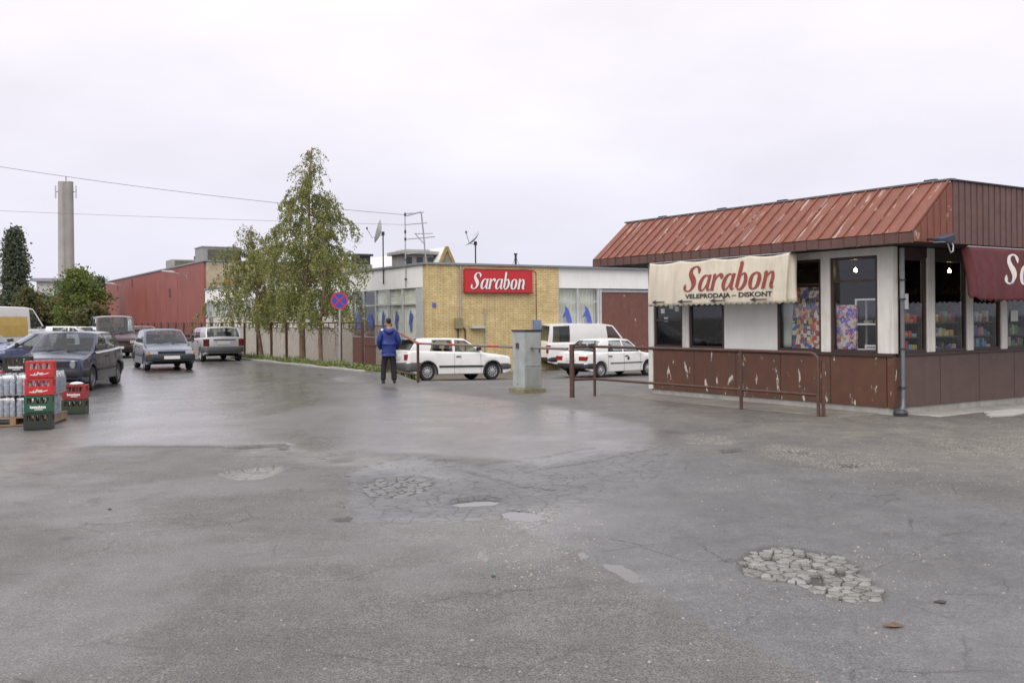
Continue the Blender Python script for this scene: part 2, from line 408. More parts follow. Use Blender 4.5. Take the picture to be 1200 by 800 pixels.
# mottling, broad tone changes and old oil marks
c = n.mix(1.0, c, n.mix(n.rng(mid, .32, .68), (.82, .82, .82), (1.16, 1.16, 1.15)), 'MULTIPLY')
c = n.mix(1.0, c, n.mix(n.rng(n.noise(k, 3.3, 6, .7), .34, .66), (.84, .84, .835), (1.13, 1.13, 1.12)), 'MULTIPLY')
c = n.mix(1.0, c, n.mix(n.rng(big, .3, .7), (.86, .86, .86), (1.12, 1.115, 1.10)), 'MULTIPLY')
c = n.mix(1.0, c, n.mix(n.rng(huge, .3, .7), (.84, .84, .85), (1.12, 1.12, 1.11)), 'MULTIPLY')
st = n.noise(n.coord((1.2, .25, 1), rot=(0, 0, RAD(-31))), 1.5, 6, .65)
c = n.mix(n.math('MULTIPLY', n.rng(st, .52, .72), .34), c, (.05, .047, .045))
c = n.mix(n.math('MULTIPLY', n.rng(n.noise(k, 1.9, 3, .5), .67, .74), .45), c, (.04, .038, .036))
# hairline cracks
def cracks(scale, width, seed):
    m = n.coord((1, 1, 1), rot=(0, 0, seed))
    w_ = n.new('ShaderNodeMix', data_type='VECTOR'); w_.inputs[0].default_value = .10
    nz = n.new('ShaderNodeTexNoise'); nz.inputs['Scale'].default_value = 7; nz.inputs['Detail'].default_value = 7; nz.inputs['Roughness'].default_value = .7; n.l(m, nz.inputs['Vector'])
    n.l(m, w_.inputs[4]); n.l(nz.outputs['Color'], w_.inputs[5])
    v = n.new('ShaderNodeTexVoronoi', feature='DISTANCE_TO_EDGE'); v.inputs['Scale'].default_value = scale; n.l(w_.outputs[1], v.inputs['Vector'])
    return n.rng(v.outputs['Distance'], 0, width, 1, 0)
cr1 = n.math('MULTIPLY', n.math('MULTIPLY', cracks(1.5, .016, .3), n.rng(n.noise(k, .8, 4), .52, .60)), .75)
cr2 = n.math('MULTIPLY', cracks(6.5, .045, 1.1), n.rng(n.math('ADD', n.math('MAXIMUM', n.math('MULTIPLY', pal, .24), n.math('MULTIPLY', dry, .35)), n.noise(k, 1.6, 5, .7)), .60, .76, 0, .9))
crk = n.math('MAXIMUM', cr1, cr2)
c = n.mix(n.math('MULTIPLY', crk, .75), c, (.025, .024, .022))
# damp asphalt is darker and glossier
dampn = n.rng(n.noise(n.coord((1, .45, 1), rot=(0, 0, RAD(-20))), 1.1, 6, .6), .3, .65, .6, 1)
damp = n.math('MULTIPLY', wet, dampn)
c = n.mix(1.0, c, n.mix(damp, (1, 1, 1), (.74, .74, .77)), 'MULTIPLY')
n.col(c)
r = n.math('SUBTRACT', n.rng(smo, 0, 1, .60, .48), n.math('MULTIPLY', damp, .42))
r = n.math('ADD', r, n.math('MULTIPLY', n.math('SUBTRACT', mid, .5), .15))
n.l(r, b.inputs['Roughness']); n.l(n.rng(damp, 0, 1, .5, 1.0), b.inputs['Specular IOR Level'])
n.l(n.math('MULTIPLY', damp, .9), b.inputs['Coat Weight']); b.inputs['Coat Roughness'].default_value = .27; b.inputs['Coat IOR'].default_value = 1.36
hgt = n.math('ADD', fine, n.math('MULTIPLY', chip, .5))
hgt = n.math('ADD', hgt, n.math('MULTIPLY', gm, 1.5))
hgt = n.math('SUBTRACT', hgt, n.math('MULTIPLY', crk, 3))
bn = n.new('ShaderNodeBump'); bn.inputs['Distance'].default_value = .004; n.l(hgt, bn.inputs['Height'])
n.l(n.rng(damp, 0, 1, .55, .22), bn.inputs['Strength']); n.l(bn.outputs[0], b.inputs['Normal'])
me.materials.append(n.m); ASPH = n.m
# --- standing water
n = NT('puddle_water'); n.b.inputs['Base Color'].default_value = (.09, .085, .075, 1); n.b.inputs['Roughness'].default_value = .04
n.b.inputs['Specular IOR Level'].default_value = .6; n.bump(n.noise(n.coord(), 9, 2), .02, .01); WATER = n.m
def gzz(x, y):
    """height of the road sheet at a point"""
    j = min(max(int(np.searchsorted(xs, x)) - 1, 0), nx - 2); i = min(max(int(np.searchsorted(ys, y)) - 1, 0), ny - 2)
    u, v = (x - xs[j]) / (xs[j+1] - xs[j]), (y - ys[i]) / (ys[i+1] - ys[i])
    return float((GZ[i, j] * (1-u) + GZ[i, j+1] * u) * (1-v) + (GZ[i+1, j] * (1-u) + GZ[i+1, j+1] * u) * v)
def zyard(x, y):
    X, Y = np.array([x]), np.array([y]); return gzz(x, y)
bi = lambda x, y: float(base[min(int(np.searchsorted(ys, y)), ny-1), min(int(np.searchsorted(xs, x)), nx-1)])
for poly, wl, x0, x1, y0, y1 in waters:
    z = bi((x0 + x1) / 2, (y0 + y1) / 2) + wl
    cx, cy = (x0 + x1) / 2, (y0 + y1) / 2
    mb = MB(); mb.add([(cx + (x - cx) * 1.05, cy + (y - cy) * 1.05, z) for x, y in poly], [tuple(range(len(poly)))])
    o = mb.build('puddle', WATER); tag(o, kind='structure')
# --- broken asphalt pieces: Voronoi cells with gaps, each a small block
def voronoi_cells(poly, spacing, rnd, aniso=1.0):
    x0, x1 = min(p[0] for p in poly), max(p[0] for p in poly); y0, y1 = min(p[1] for p in poly), max(p[1] for p in poly)
    pts = []; R_ = []
    for k in range(6000):      # dart throwing with a spacing that varies from piece to piece
        x, y = rnd.uniform(x0 - .1, x1 + .1), rnd.uniform(y0 - .1, y1 + .1); r_ = spacing * (.42 + 1.15 * rnd.random() ** 2)
        if all((x - p[0]) ** 2 + (y - p[1]) ** 2 > ((r_ + q) / 2) ** 2 for p, q in zip(pts, R_)): pts.append((x, y)); R_.append(r_)
    out = []
    for i, (px, py) in enumerate(pts):
        if sdist(np.array([px]), np.array([py]), poly)[0] < .02: continue
        c = [(px - 1, py - 1), (px + 1, py - 1), (px + 1, py + 1), (px - 1, py + 1)]
        for j, (qx, qy) in enumerate(pts):
            if i == j or abs(qx - px) > spacing * 5 or abs(qy - py) > spacing * 5: continue
            mxx, myy, nx_, ny_ = (px + qx) / 2, (py + qy) / 2, qx - px, qy - py
            o = []
            for a in range(len(c)):
                A, B = c[a], c[(a + 1) % len(c)]
                da = (A[0] - mxx) * nx_ + (A[1] - myy) * ny_; db = (B[0] - mxx) * nx_ + (B[1] - myy) * ny_
                if da <= 0: o.append(A)
                if da * db < 0:
                    t = da / (da - db); o.append((A[0] + (B[0] - A[0]) * t, A[1] + (B[1] - A[1]) * t))
            c = o
        if len(c) >= 3: out.append((px, py, c))
    return out
def frag(cells, rnd, m, h0, h1, gap, name, dz=0):
    for (px, py, c) in cells:
        k_ = max(.55, 1 - gap / .05 * rnd.uniform(.6, 1.3))
        # roughen the outline
        pts = []
        for a in range(len(c)):
            A, B = c[a], c[(a + 1) % len(c)]
            pts.append(A); t = rnd.uniform(.35, .65); l = math.hypot(B[0] - A[0], B[1] - A[1])
            nx_, ny_ = (B[1] - A[1]), -(B[0] - A[0]); o_ = rnd.uniform(-.14, .10)
            if l > .03: pts.append((A[0] + (B[0] - A[0]) * t + nx_ * o_, A[1] + (B[1] - A[1]) * t + ny_ * o_))
        pts = [((x - px) * k_, (y - py) * k_) for x, y in pts]
        h = rnd.uniform(h0, h1); tx, ty = rnd.uniform(-.02, .02), rnd.uniform(-.02, .02); nn = len(pts)
        vs = [(x, y, -.03) for x, y in pts] + [(x * .99, y * .99, h * .97 + x * tx + y * ty) for x, y in pts] + [(x * .975, y * .975, h + x * tx + y * ty) for x, y in pts]
        fs = [(a, (a + 1) % nn, (a + 1) % nn + nn, a + nn) for a in range(nn)] + [(a + nn, (a + 1) % nn + nn, (a + 1) % nn + 2 * nn, a + 2 * nn) for a in range(nn)] + [tuple(range(2 * nn, 3 * nn))]
        MB().add(vs, fs).build(name, m, road, smooth=60, loc=(px, py, bi(px, py) - .03 - dz))
n = NT('bleached_asphalt'); k = n.coord(kind='Object')
oi = n.new('ShaderNodeObjectInfo')
c = n.mix(n.rng(n.noise(k, 60, 4, .7), .3, .7), (.13, .13, .123), (.32, .317, .302)); c = n.mix(1.0, c, n.mix(oi.outputs['Random'], (.70, .68, .65), (1.15, 1.15, 1.15)), 'MULTIPLY')
n.col(c); n.b.inputs['Roughness'].default_value = .8; n.bump(n.noise(k, 90, 3), .5, .004); PALE = n.m
n = NT('crazed_asphalt'); k = n.coord(); oi = n.new('ShaderNodeObjectInfo')
c = n.mix(n.rng(n.noise(k, 70, 4, .7), .3, .7), (.10, .10, .10), (.22, .22, .22)); c = n.mix(1.0, c, n.mix(oi.outputs['Random'], (.8, .8, .8), (1.15, 1.15, 1.15)), 'MULTIPLY')
n.col(c); n.b.inputs['Roughness'].default_value = .6; n.bump(n.noise(k, 90, 3), .5, .004); CRAZ = n.m
rr = random.Random(5)
cells = voronoi_cells(broken, .105, rr); hole_c = gp(958, 681)
cells = [c for c in cells if math.hypot(c[0] - hole_c[0], (c[1] - hole_c[1])) > .09 and rr.random() > .07]
frag(cells, rr, PALE, .024, .031, .0085, 'asphalt_fragment', .006)
cells = voronoi_cells(crazed, .135, rr); frag(cells, rr, CRAZ, .026, .033, .007, 'asphalt_fragment', .024)
# --- loose stones and grit lying about
mb = MB(); rr = random.Random(11)
def pebble(mb, x, y, z, r, rr):
    vs = []; 
    for (a, b_, c_) in ((1,0,0),(-1,0,0),(0,1,0),(0,-1,0),(0,0,1),(0,0,-.4)):
        q = r * rr.uniform(.6, 1.2); vs.append((x + a * q, y + b_ * q, z + c_ * q * .8))
    mb.add(vs, [(0,2,4),(2,1,4),(1,3,4),(3,0,4),(2,0,5),(1,2,5),(3,1,5),(0,3,5)])
for i in range(3000):
    if rr.random() < .13:
        px, py = rr.gauss(955, 75), rr.gauss(672, 27)
    elif rr.random() < .45:
        px, py = rr.uniform(540, 720), rr.uniform(590, 690)
        if abs((px - 630) / 90) + abs((py - 625) / 60) > 1.1 and rr.random() < .8: continue
    elif rr.random() < .5: px, py = rr.uniform(780, 1260), rr.uniform(490, 580)
    else: px, py = rr.uniform(-20, 1220), rr.uniform(470, 830)
    x, y = gp(px, py); pebble(mb, x, y, gzz(x, y), rr.choice((.004, .005, .006, .009)) * rr.uniform(.7, 1.3), rr)
o = mb.build('gravel', mat('loose_stone', (.30, .27, .23), .85, var=.5, vs=25)); tag(o, 'loose stones and grit scattered over the worn asphalt', 'gravel', kind='stuff')
for (px, py, r_, lb, mm) in ((1047, 733, .035, 'brown flat stone lying on the asphalt past the broken patch', (.16, .10, .06)), (1103, 705, .03, 'small dark lump lying on smooth asphalt beside broken patch', (.05, .04, .035)), (578, 678, .018, 'tiny green scrap lying on rough asphalt', (.02, .07, .04)), (129, 597, .02, 'small dark chip lying on plain grey asphalt', (.03, .03, .03))):
    x, y = gp(px, py); m_ = MB(); pebble(m_, 0, 0, r_ * .3, r_, rr); m_.v = [(a * 1.6, b_, c_ * .7) for a, b_, c_ in m_.v]
    o = m_.build('stone', mat('stone_%d' % px, mm, .8, var=.3, vs=20), loc=(x, y, gzz(x, y))); tag(o, lb, 'stone')
# ------------------------------------------------------------------ lettering
def cat_rom(P, n=7):
    out = []
    for i in range(len(P) - 1):
        p0, p1, p2, p3 = P[max(i-1, 0)], P[i], P[i+1], P[min(i+2, len(P)-1)]
        for k in range(n):
            t = k / n
            out.append(tuple(.5 * ((2*b) + (-a+c)*t + (2*a-5*b+4*c-d)*t*t + (-a+3*b-3*c+d)*t*t*t) for a, b, c, d in zip(p0, p1, p2, p3)))
    out.append(P[-1]); return out
GL = {
 'S': (.64, [[(.56,.70,.03),(.55,.84,.13),(.45,.96,.07),(.32,.97,.06),(.19,.88,.13),(.17,.73,.18),(.26,.58,.21),(.37,.44,.23),(.42,.27,.19),(.35,.09,.10),(.21,.015,.05),(.07,.05,.07),(.02,.16,.13),(.02,.30,.03)]]),
 'a': (.60, [[(.44,.50,.04),(.32,.61,.05),(.17,.53,.12),(.09,.30,.16),(.12,.09,.13),(.22,.02,.06),(.34,.14,.05),(.43,.36,.04)], [(.48,.63,.14),(.46,.35,.15),(.46,.12,.14),(.52,.02,.06),(.60,.08,.03)]]),
 'r': (.48, [[(.02,.55,.03),(.10,.60,.12),(.11,.40,.15),(.10,.0,.15)], [(.14,.36,.04),(.23,.54,.07),(.34,.61,.11),(.42,.54,.15),(.42,.44,.05)]]),
 'b': (.56, [[(.02,.98,.03),(.10,1.0,.13),(.11,.7,.15),(.10,.10,.14)], [(.10,.12,.05),(.18,.015,.06),(.33,.07,.12),(.42,.30,.16),(.37,.53,.13),(.27,.61,.06),(.14,.46,.04)]]),
 'o': (.56, [[(.27,.62,.05),(.12,.52,.12),(.08,.30,.16),(.13,.09,.12),(.24,.01,.05),(.38,.10,.12),(.43,.32,.16),(.39,.53,.12),(.27,.62,.05)]]),
 'n': (.60, [[(.02,.55,.03),(.10,.61,.12),(.11,.40,.15),(.10,.0,.15)], [(.14,.38,.04),(.26,.58,.06),(.38,.57,.12),(.43,.40,.15),(.42,.12,.15),(.48,.02,.06),(.56,.07,.03)]]),
}
def logo(word='Sarabon', shear=.20, squash=1.0, zo=0.0):
    """flat lettering in the XZ plane, cap height 1; returns MB and width"""
    mb = MB(); x0 = 0; layer = 0
    for ch in word:
        adv, strokes = GL[ch]
        for st in strokes:
            P = cat_rom(st); n = len(P); L, Rr = [], []
            for i, (x, y, w_) in enumerate(P):
                a, b_ = P[max(i-1, 0)], P[min(i+1, n-1)]
                tx, ty = b_[0] - a[0], b_[1] - a[1]; l = math.hypot(tx, ty) or 1
                nx_, ny_ = -ty / l * w_ / 2, tx / l * w_ / 2
                f = lambda X, Z: (x0 + (X * squash) + Z * shear, -zo * (layer % 3), Z)
                L.append(f(x + nx_, y + ny_)); Rr.append(f(x - nx_, y - ny_))
            mb.add(L + Rr, [(i, i + 1, n + i + 1, n + i) for i in range(n - 1)]); layer += 1
        x0 += adv * squash
    return mb, x0 + .1
def text_mesh(s, size, bold=.012, shear=0, extrude=0):
    c = bpy.data.curves.new('t', 'FONT'); c.body = s; c.size = size; c.offset = bold * size; c.shear = shear; c.extrude = extrude; c.resolution_u = 3
    o = bpy.data.objects.new('t', c); COL.objects.link(o)
    dg = bpy.context.evaluated_depsgraph_get(); me = bpy.data.meshes.new_from_object(o.evaluated_get(dg))
    bpy.data.objects.remove(o); bpy.data.curves.remove(c)
    me.transform(Matrix.Rotation(RAD(90), 4, 'X')); xs_ = [v.co.x for v in me.vertices]
    return me, (min(xs_), max(xs_))
def put_text(name, s, size, m, parent, loc, rz, width=None, bold=.012, label=None):
    me, (a, b) = text_mesh(s, size, bold)
    me.transform(Matrix.Translation((-a, 0, 0)))
    if width: me.transform(Matrix.Diagonal((width / (b - a), 1, 1, 1)))
    me.materials.clear(); me.materials.append(m)
    o = obj(name, me, parent, loc); o.rotation_euler = (0, 0, rz); return o

# ------------------------------------------------------------------ kiosk
KC = (6.36, 16.39); KR = math.atan2(.55, .835)
KZ = .0
kiosk = empty('kiosk', (KC[0], KC[1], KZ), KR, 'brown and white market kiosk under a flaking red metal mansard roof', 'kiosk')
KMat = Matrix.Translation((KC[0], KC[1], KZ)) @ Matrix.Rotation(KR, 4, 'Z')
KL, KW = 6.1, 7.4           # length along the rail (local y), width along the right face (local x)
BROWN = peel('brown_panel_paint', (.112, .047, .027), (.50, .46, .40), .612, (3.4, 3.4, 1.2), .5, streak=.6, bigscale=2.0)
BROWN2 = peel('dull_brown_panel_paint', (.105, .063, .052), (.45, .42, .38), .70, (2.2, 2.2, 1.0), .5, streak=.6, bigscale=2.0)
ROOFM = peel('red_roof_paint', (.200, .066, .041), (.40, .32, .28), .598, (.8, 7.0, .8), .58, streak=.30, dirt=(.11, .05, .04), bigscale=1.6, rand=True)
FASC = mat('brown_fascia_paint', (.115, .056, .044), .45, var=.16, streak=.35, dirt=(.06, .03, .025))
FRAME = mat('dark_brown_frame', (.045, .026, .02), .5, var=.2)
KWHITE = mat('aged_white_board', (.66, .64, .59), .6, var=.10, vs=2.5, streak=.55, dirt=(.33, .30, .25))
KGL = glass('kiosk_glass', (.95, .96, .955), .96, refl=.8)
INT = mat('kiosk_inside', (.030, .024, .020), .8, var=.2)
def kb(name, a, b, m, bevel=0, parent=None): return MB().box(a, b).build(name, m, parent or kiosk, bevel=bevel)
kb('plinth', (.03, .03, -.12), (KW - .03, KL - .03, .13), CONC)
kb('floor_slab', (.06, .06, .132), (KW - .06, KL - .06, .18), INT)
# lower panels, each a board of its own
ycuts = [.12, 1.28, 2.42, 3.55, 4.72, 5.98]
for i in range(5):
    MB().box((0, ycuts[i] + .012, .125), (.05, ycuts[i + 1] - .012, .975)).build('wall_panel', BROWN, kiosk, bevel=.004)
for y in ycuts[1:-1]: kb('batten', (.004, y - .012, .125), (.05, y + .012, .975), FRAME)
xcuts = [.12, 1.32, 2.5, 3.65, 4.8, 6.0, 7.28]
for i in range(6):
    MB().box((xcuts[i] + .012, 0, .125), (xcuts[i + 1] - .012, .05, .985)).build('wall_panel', BROWN2, kiosk, bevel=.004)
for x in xcuts[1:-1]: kb('batten', (x - .012, .004, .125), (x + .012, .05, .985), FRAME)
kb('sill_rail', (-.03, .0, .977), (.09, KL, 1.03), FRAME, .004); kb('sill_rail', (.12, -.03, .987), (KW, .09, 1.035), FRAME, .004)
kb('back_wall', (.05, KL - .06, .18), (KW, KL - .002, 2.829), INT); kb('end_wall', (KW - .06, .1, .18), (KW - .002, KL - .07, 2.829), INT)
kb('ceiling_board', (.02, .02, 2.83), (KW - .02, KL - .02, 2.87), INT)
# posts of the glazed left-hand face (x = 0) and right-hand face (y = 0)
kb('corner_post', (-.012, -.012, 1.032), (.13, .29, 2.83), KWHITE, .006)
kb('corner_board', (-.010, -.010, .125), (.12, .11, .975), BROWN, .004)
for (y0, y1, m) in ((1.27, 1.47, KWHITE), (4.86, 5.05, KWHITE), (5.95, 6.12, KWHITE)):
    kb('post', (-.012, y0, 1.032), (.12, y1, 2.83), m, .006)
kb('end_post_foot', (-.010, 5.985, .125), (.12, 6.12, .975), KWHITE)
for (x0, x1) in ((.95, 1.17), (2.13, 2.32), (3.22, 3.42), (4.32, 4.5), (5.42, 5.6), (6.5, 6.68)):
    kb('post', (x0, -.012, 1.037), (x1, .12, 2.83), KWHITE, .006)
kb('white_board', (.012, 2.50, 1.032), (.06, 3.87, 2.72), mat('board_white', (.72, .71, .68), .6, var=.06, vs=1.5, streak=.25, dirt=(.45, .42, .38)), .004)
kb('head_beam', (-.008, .29, 2.70), (.10, 5.95, 2.828), KWHITE); kb('head_beam', (.2, -.008, 2.66), (KW, .10, 2.828), FRAME)
def win_l(y0, y1, panes, z0=1.032, z1=2.70):
    """window in the left-hand face: frame bars and panes"""
    fr = MB()
    fr.box((.015, y0, z0), (.075, y0 + .06, z1)); fr.box((.015, y1 - .06, z0), (.075, y1, z1))
    fr.box((.015, y0 + .06, z0), (.075, y1 - .06, z0 + .05)); fr.box((.015, y0 + .06, z1 - .05), (.075, y1 - .06, z1))
    f = fr.build('window_frame', FRAME, kiosk)
    zz = [z0 + .05] + panes + [z1 - .05]
    for i in range(len(zz) - 1):
        if i: MB().box((.02, y0 + .06, zz[i] - .02), (.07, y1 - .06, zz[i] + .02)).build('transom', FRAME, f)
        MB().box((.040, y0 + .06, zz[i] + (.02 if i else 0)), (.046, y1 - .06, zz[i + 1] - (.02 if i < len(zz) - 2 else 0))).build('pane', KGL, f)
def win_r(x0, x1, panes, z0=1.037, z1=2.66):
    fr = MB()
    fr.box((x0, .015, z0), (x0 + .05, .075, z1)); fr.box((x1 - .05, .015, z0), (x1, .075, z1))
    fr.box((x0 + .05, .015, z0), (x1 - .05, .075, z0 + .05)); fr.box((x0 + .05, .015, z1 - .05), (x1 - .05, .075, z1))
    f = fr.build('window_frame', FRAME, kiosk); zz = [z0 + .05] + panes + [z1 - .05]
    for i in range(len(zz) - 1):
        if i: MB().box((x0 + .05, .02, zz[i] - .02), (x1 - .05, .07, zz[i] + .02)).build('transom', FRAME, f)
        MB().box((x0 + .05, .040, zz[i] + (.02 if i else 0)), (x1 - .05, .046, zz[i + 1] - (.02 if i < len(zz) - 2 else 0))).build('pane', KGL, f)
win_l(5.05, 5.95, [1.62, 2.2]); win_l(3.87, 4.86, [2.2]); win_l(1.47, 2.50, [2.25]); win_l(.29, 1.27, [2.28])
for a, b in ((.22, .95), (1.17, 2.13), (2.32, 3.22), (3.42, 4.32), (4.5, 5.42), (5.6, 6.5), (6.68, 7.36)): win_r(a, b, [])
# mansard: trays with standing seams and a turned-down lip
EX, EZ, TX, TZ, Y0, Y1 = -.60, 2.985, .41, 3.86, -.80, 7.30
NP = 31; dw = (Y1 - Y0) / NP; sl = Vector((TX - EX, 0, TZ - EZ)).normalized(); nr = Vector((-sl.z, 0, sl.x))
tray = MB(); E0, T0 = Vector((EX, 0, EZ)), Vector((TX, 0, TZ))
tray.prism([E0 + Vector((0, .012, 0)), E0 + Vector((0, dw - .004, 0)), T0 + Vector((0, dw - .004, 0)), T0 + Vector((0, .012, 0))], nr * .012)
for yy in (0, ):
    b0 = E0 - sl * .02; t0 = T0 - sl * .03
    tray.prism([b0 + Vector((0, -.010, 0)), b0 + Vector((0, .014, 0)), t0 + Vector((0, .014, 0)), t0 + Vector((0, -.010, 0))], nr * .040)
rr = random.Random(3)
me0 = None
for i in range(NP):
    t_ = MB(); t_.v = [(v[0], v[1], v[2]) for v in tray.v]; t_.f = tray.f; t_.m = tray.m
    if me0 is None: o = t_.build('roof_panel', ROOFM, kiosk, bevel=.003); me0 = o.data
    else:
        o = obj('roof_panel', me0, kiosk); md = o.modifiers.new('bevel', 'BEVEL'); md.width = .003; md.segments = 1
    o.location = (0, Y0 + i * dw + .002, 0); o.rotation_euler = (0, 0, 0)
lip = MB(); lip.box((EX - .004, .010, 2.822), (EX + .012, dw - .004, 2.978)); lip.box((EX - .016, -.008, 2.815), (EX + .010, .006, 2.990)); mel = None
for i in range(NP):
    if mel is None: o = lip.build('eave_panel', FASC, kiosk); mel = o.data
    else: o = obj('eave_panel', mel, kiosk)
    o.location = (0, Y0 + i * dw + .002, (rr.random() - .5) * .012)
# right-hand fascia: upright ribbed boards, the first ones cut by the slope
fw = .172; x = EX + .02; first = None
while x < KW + .1:
    def ztop(xx): return TZ - .004 if xx >= TX else EZ + (TZ - EZ) * (xx - EX) / (TX - EX) - .02
    bx = MB()
    for (xa, xb, yo) in ((.016, fw - .006, 0), (-.004, .010, .010)):
        za, zb = ztop(x + xa), ztop(x + xb)
        P = [(xa, 0, 2.835), (xb, 0, 2.835), (xb, 0, zb), (xa, 0, za)]
        bx.prism([(a, Y0 - .006 + .014, c) for a, b_, c in P], (0, -.02 - yo, 0))
    if x > TX + .05:
        if first is None: o = bx.build('fascia_panel', FASC, kiosk); first = o.data
        else: o = obj('fascia_panel', first, kiosk)
    else: o = bx.build('fascia_panel', ROOFM if x < TX - .1 else FASC, kiosk)
    o.location = (x, 0, 0); x += fw
MB().prism([(EX, Y1, 2.83), (TX, Y1, 2.83), (KW, Y1, 2.83), (KW, Y1, TZ - .01), (TX, Y1, TZ - .01), (EX, Y1, EZ)], (0, .02, 0)).build('gable_end', FASC, kiosk)
kb('flat_roof', (TX + .01, Y0 + .02, TZ - .14), (KW + .02, Y1 - .01, TZ - .03), mat('roofing_felt', (.06, .06, .065), .9, var=.3))
kb('ridge_cap', (TX - .05, Y0 - .05, TZ - .002), (TX + .09, Y1 + .05, TZ + .03), mat('ridge_metal', (.16, .17, .18), .5, .4), .004)
kb('edge_cap', (TX + .09, Y0 - .05, TZ - .004), (KW + .1, Y0 + .06, TZ + .022), DARKM, .004)
for y in (-.55, 2.6, 4.2, 6.0): kb('cap_bracket', (TX - .02, y, TZ + .03), (TX + .05, y + .22, TZ + .055), DARKM)
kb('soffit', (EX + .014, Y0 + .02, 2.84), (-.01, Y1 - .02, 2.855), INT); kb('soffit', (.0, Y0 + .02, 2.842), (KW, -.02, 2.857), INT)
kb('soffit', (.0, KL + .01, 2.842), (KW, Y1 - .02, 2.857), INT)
# beige awning sheet under the eave
def cloth(name, m, parent, fn, nu, nv):
    vs = [fn(i / nu, j / nv) for j in range(nv + 1) for i in range(nu + 1)]
    fs = [(j*(nu+1)+i, j*(nu+1)+i+1, (j+1)*(nu+1)+i+1, (j+1)*(nu+1)+i) for j in range(nv) for i in range(nu)]
    o = MB().add(vs, fs).build(name, m, parent, smooth=180)
    md = o.modifiers.new('solid', 'SOLIDIFY'); md.thickness = .003; return o
BEIGE = mat('beige_canvas', (.62, .56, .45), .85, var=.10, vs=2.0, bump=.15, bs=200, streak=.4, dirt=(.34, .28, .20))
RED_L = mat('red_lettering', (.26, .052, .038), .7, var=.15, vs=6)
BLK_L = mat('black_lettering', (.03, .028, .026), .7, var=.2)
aw = empty('awning', (KC[0], KC[1], KZ), KR, 'beige canvas awning with red Sarabon lettering under the red eave', 'awning')
AY0, AY1 = 1.66, 5.36
def fold(u): return .012 * math.sin(u * 46) + .010 * math.sin(u * 17 + 1)
def awf(u, v):          # u from the left-hand end to the right-hand end, v from the top down
    y = AY1 + (AY0 - AY1) * u
    sag = .035 * abs(math.sin(u * math.pi * 4)) * (1 - v) ** 3
    z = 2.80 - sag - v * .875 - (.028 * (.5 + .5 * math.cos(u * 26 * 2 * math.pi)) if v > .995 else 0)
    xx = -.625 - .06 * math.sin(v * math.pi * .6) + fold(u) * (.3 + .7 * v) * (.4 if .2 < u < .92 else 1.4)
    return (xx, y + .02 * v * math.sin(u * 9), z)
cloth('front_sheet', BEIGE, aw, awf, 208, 20)
def awr(u, v):          # right-hand return flap
    a = awf(1, v); y = AY0 - .02 * math.sin(u * 3)
    return (a[0] + .22 * u * (1 - .08 * v), AY0 + .0 - .08 * u * v + .03 * math.sin(u * 7) * v, a[2] + (.02 if v > .99 else 0) * math.sin(u * 20) + (.04 * u * v))
cloth('return_flap', BEIGE, aw, awr, 14, 14)
def awl(u, v):
    a = awf(0, v); return (a[0] + .5 * u, AY1 + .02 * math.sin(u * 6) * v, a[2] + .06 * u * v)
cloth('return_flap', BEIGE, aw, awl, 10, 10)
MB().tube([(-.60, AY1 + .03, 2.80), (-.60, AY0 - .03, 2.80)], .014).build('awning_bar', STEEL, aw)
lg, lw_ = logo(squash=1.0)
wd, hh = 2.42, .50; k_ = wd / lw_
lo = MB(); lo.f, lo.m = lg.f, lg.m
def on_aw(y, z):         # follow the sheet's surface
    u = (y - AY1) / (AY0 - AY1); v = (2.80 - z) / .875
    return awf(u, v)[0] - .014
lo.v = [(on_aw(4.28 - x * k_, 2.18 + z * hh), 4.28 - x * k_, 2.18 + z * hh) for x, y, z in lg.v]
lo.build('logo_lettering', RED_L, aw)
me, (a, b) = text_mesh('VELEPRODAJA – DISKONT', .15, .03)
for v in me.vertices:
    t = (v.co.x - a) / (b - a); y = 4.24 - t * 2.26; z = 2.045 + v.co.z * .80; v.co = (on_aw(y, z), y, z)
me.materials.clear(); me.materials.append(BLK_L); obj('lettering', me, aw)
for yc in (5.02, 4.22, 3.32, 2.30):
    mbx = MB(); P = [(-.22, 0), (-.06, .045), (-.08, .013), (.2, .010), (.2, -.010), (-.08, -.013), (-.06, -.045)]
    pts = [(on_aw(yc - p[0], 1.975 + p[1]) - .018, yc - p[0], 1.985 + p[1]) for p in P]
    mbx.add(pts, [(0, 1, 2), (0, 2, 5), (0, 5, 6), (2, 3, 4, 5)]); mbx.build('arrow_mark', BLK_L, aw)
# dark red awning over the right-hand face
WINE = mat('wine_canvas', (.105, .022, .026), .8, var=.14, vs=2.5, bump=.15, bs=200, streak=.35, dirt=(.05, .014, .016))
aw2 = empty('awning', (KC[0], KC[1], KZ), KR, 'dark red canvas awning with white lettering on the fascia end', 'awning')
AX0, AX1 = .86, 4.9
def bwf(u, v):
    x_ = AX0 + (AX1 - AX0) * u
    yo = -.84 - .10 * math.sin(v * math.pi * .55) - .012 * math.sin(u * 60) * v - .05 * max(0, 1 - u * 9) * v
    z = 2.795 - v * .88 + (.018 * math.cos(u * 150) if v > .995 else 0) - .01 * math.sin(u * 8)
    return (x_, yo, z)
cloth('front_sheet', WINE, aw2, bwf, 150, 16)
def bws(u, v):
    a = bwf(0, v); return (a[0] - .09 * math.sin(u * math.pi * .8) * v * (1 - .3 * v), a[1] + .16 * u, a[2] + .05 * u * v + .02 * math.sin(u * 9) * v)
cloth('return_flap', WINE, aw2, bws, 14, 14)
MB().tube([(AX0 - .02, -.82, 2.80), (AX1, -.82, 2.80)], .014).build('awning_bar', STEEL, aw2)
lo = MB(); k2 = 2.75 / lw_; lo.f, lo.m = lg.f, lg.m; X0 = 1.74
lo.v = []
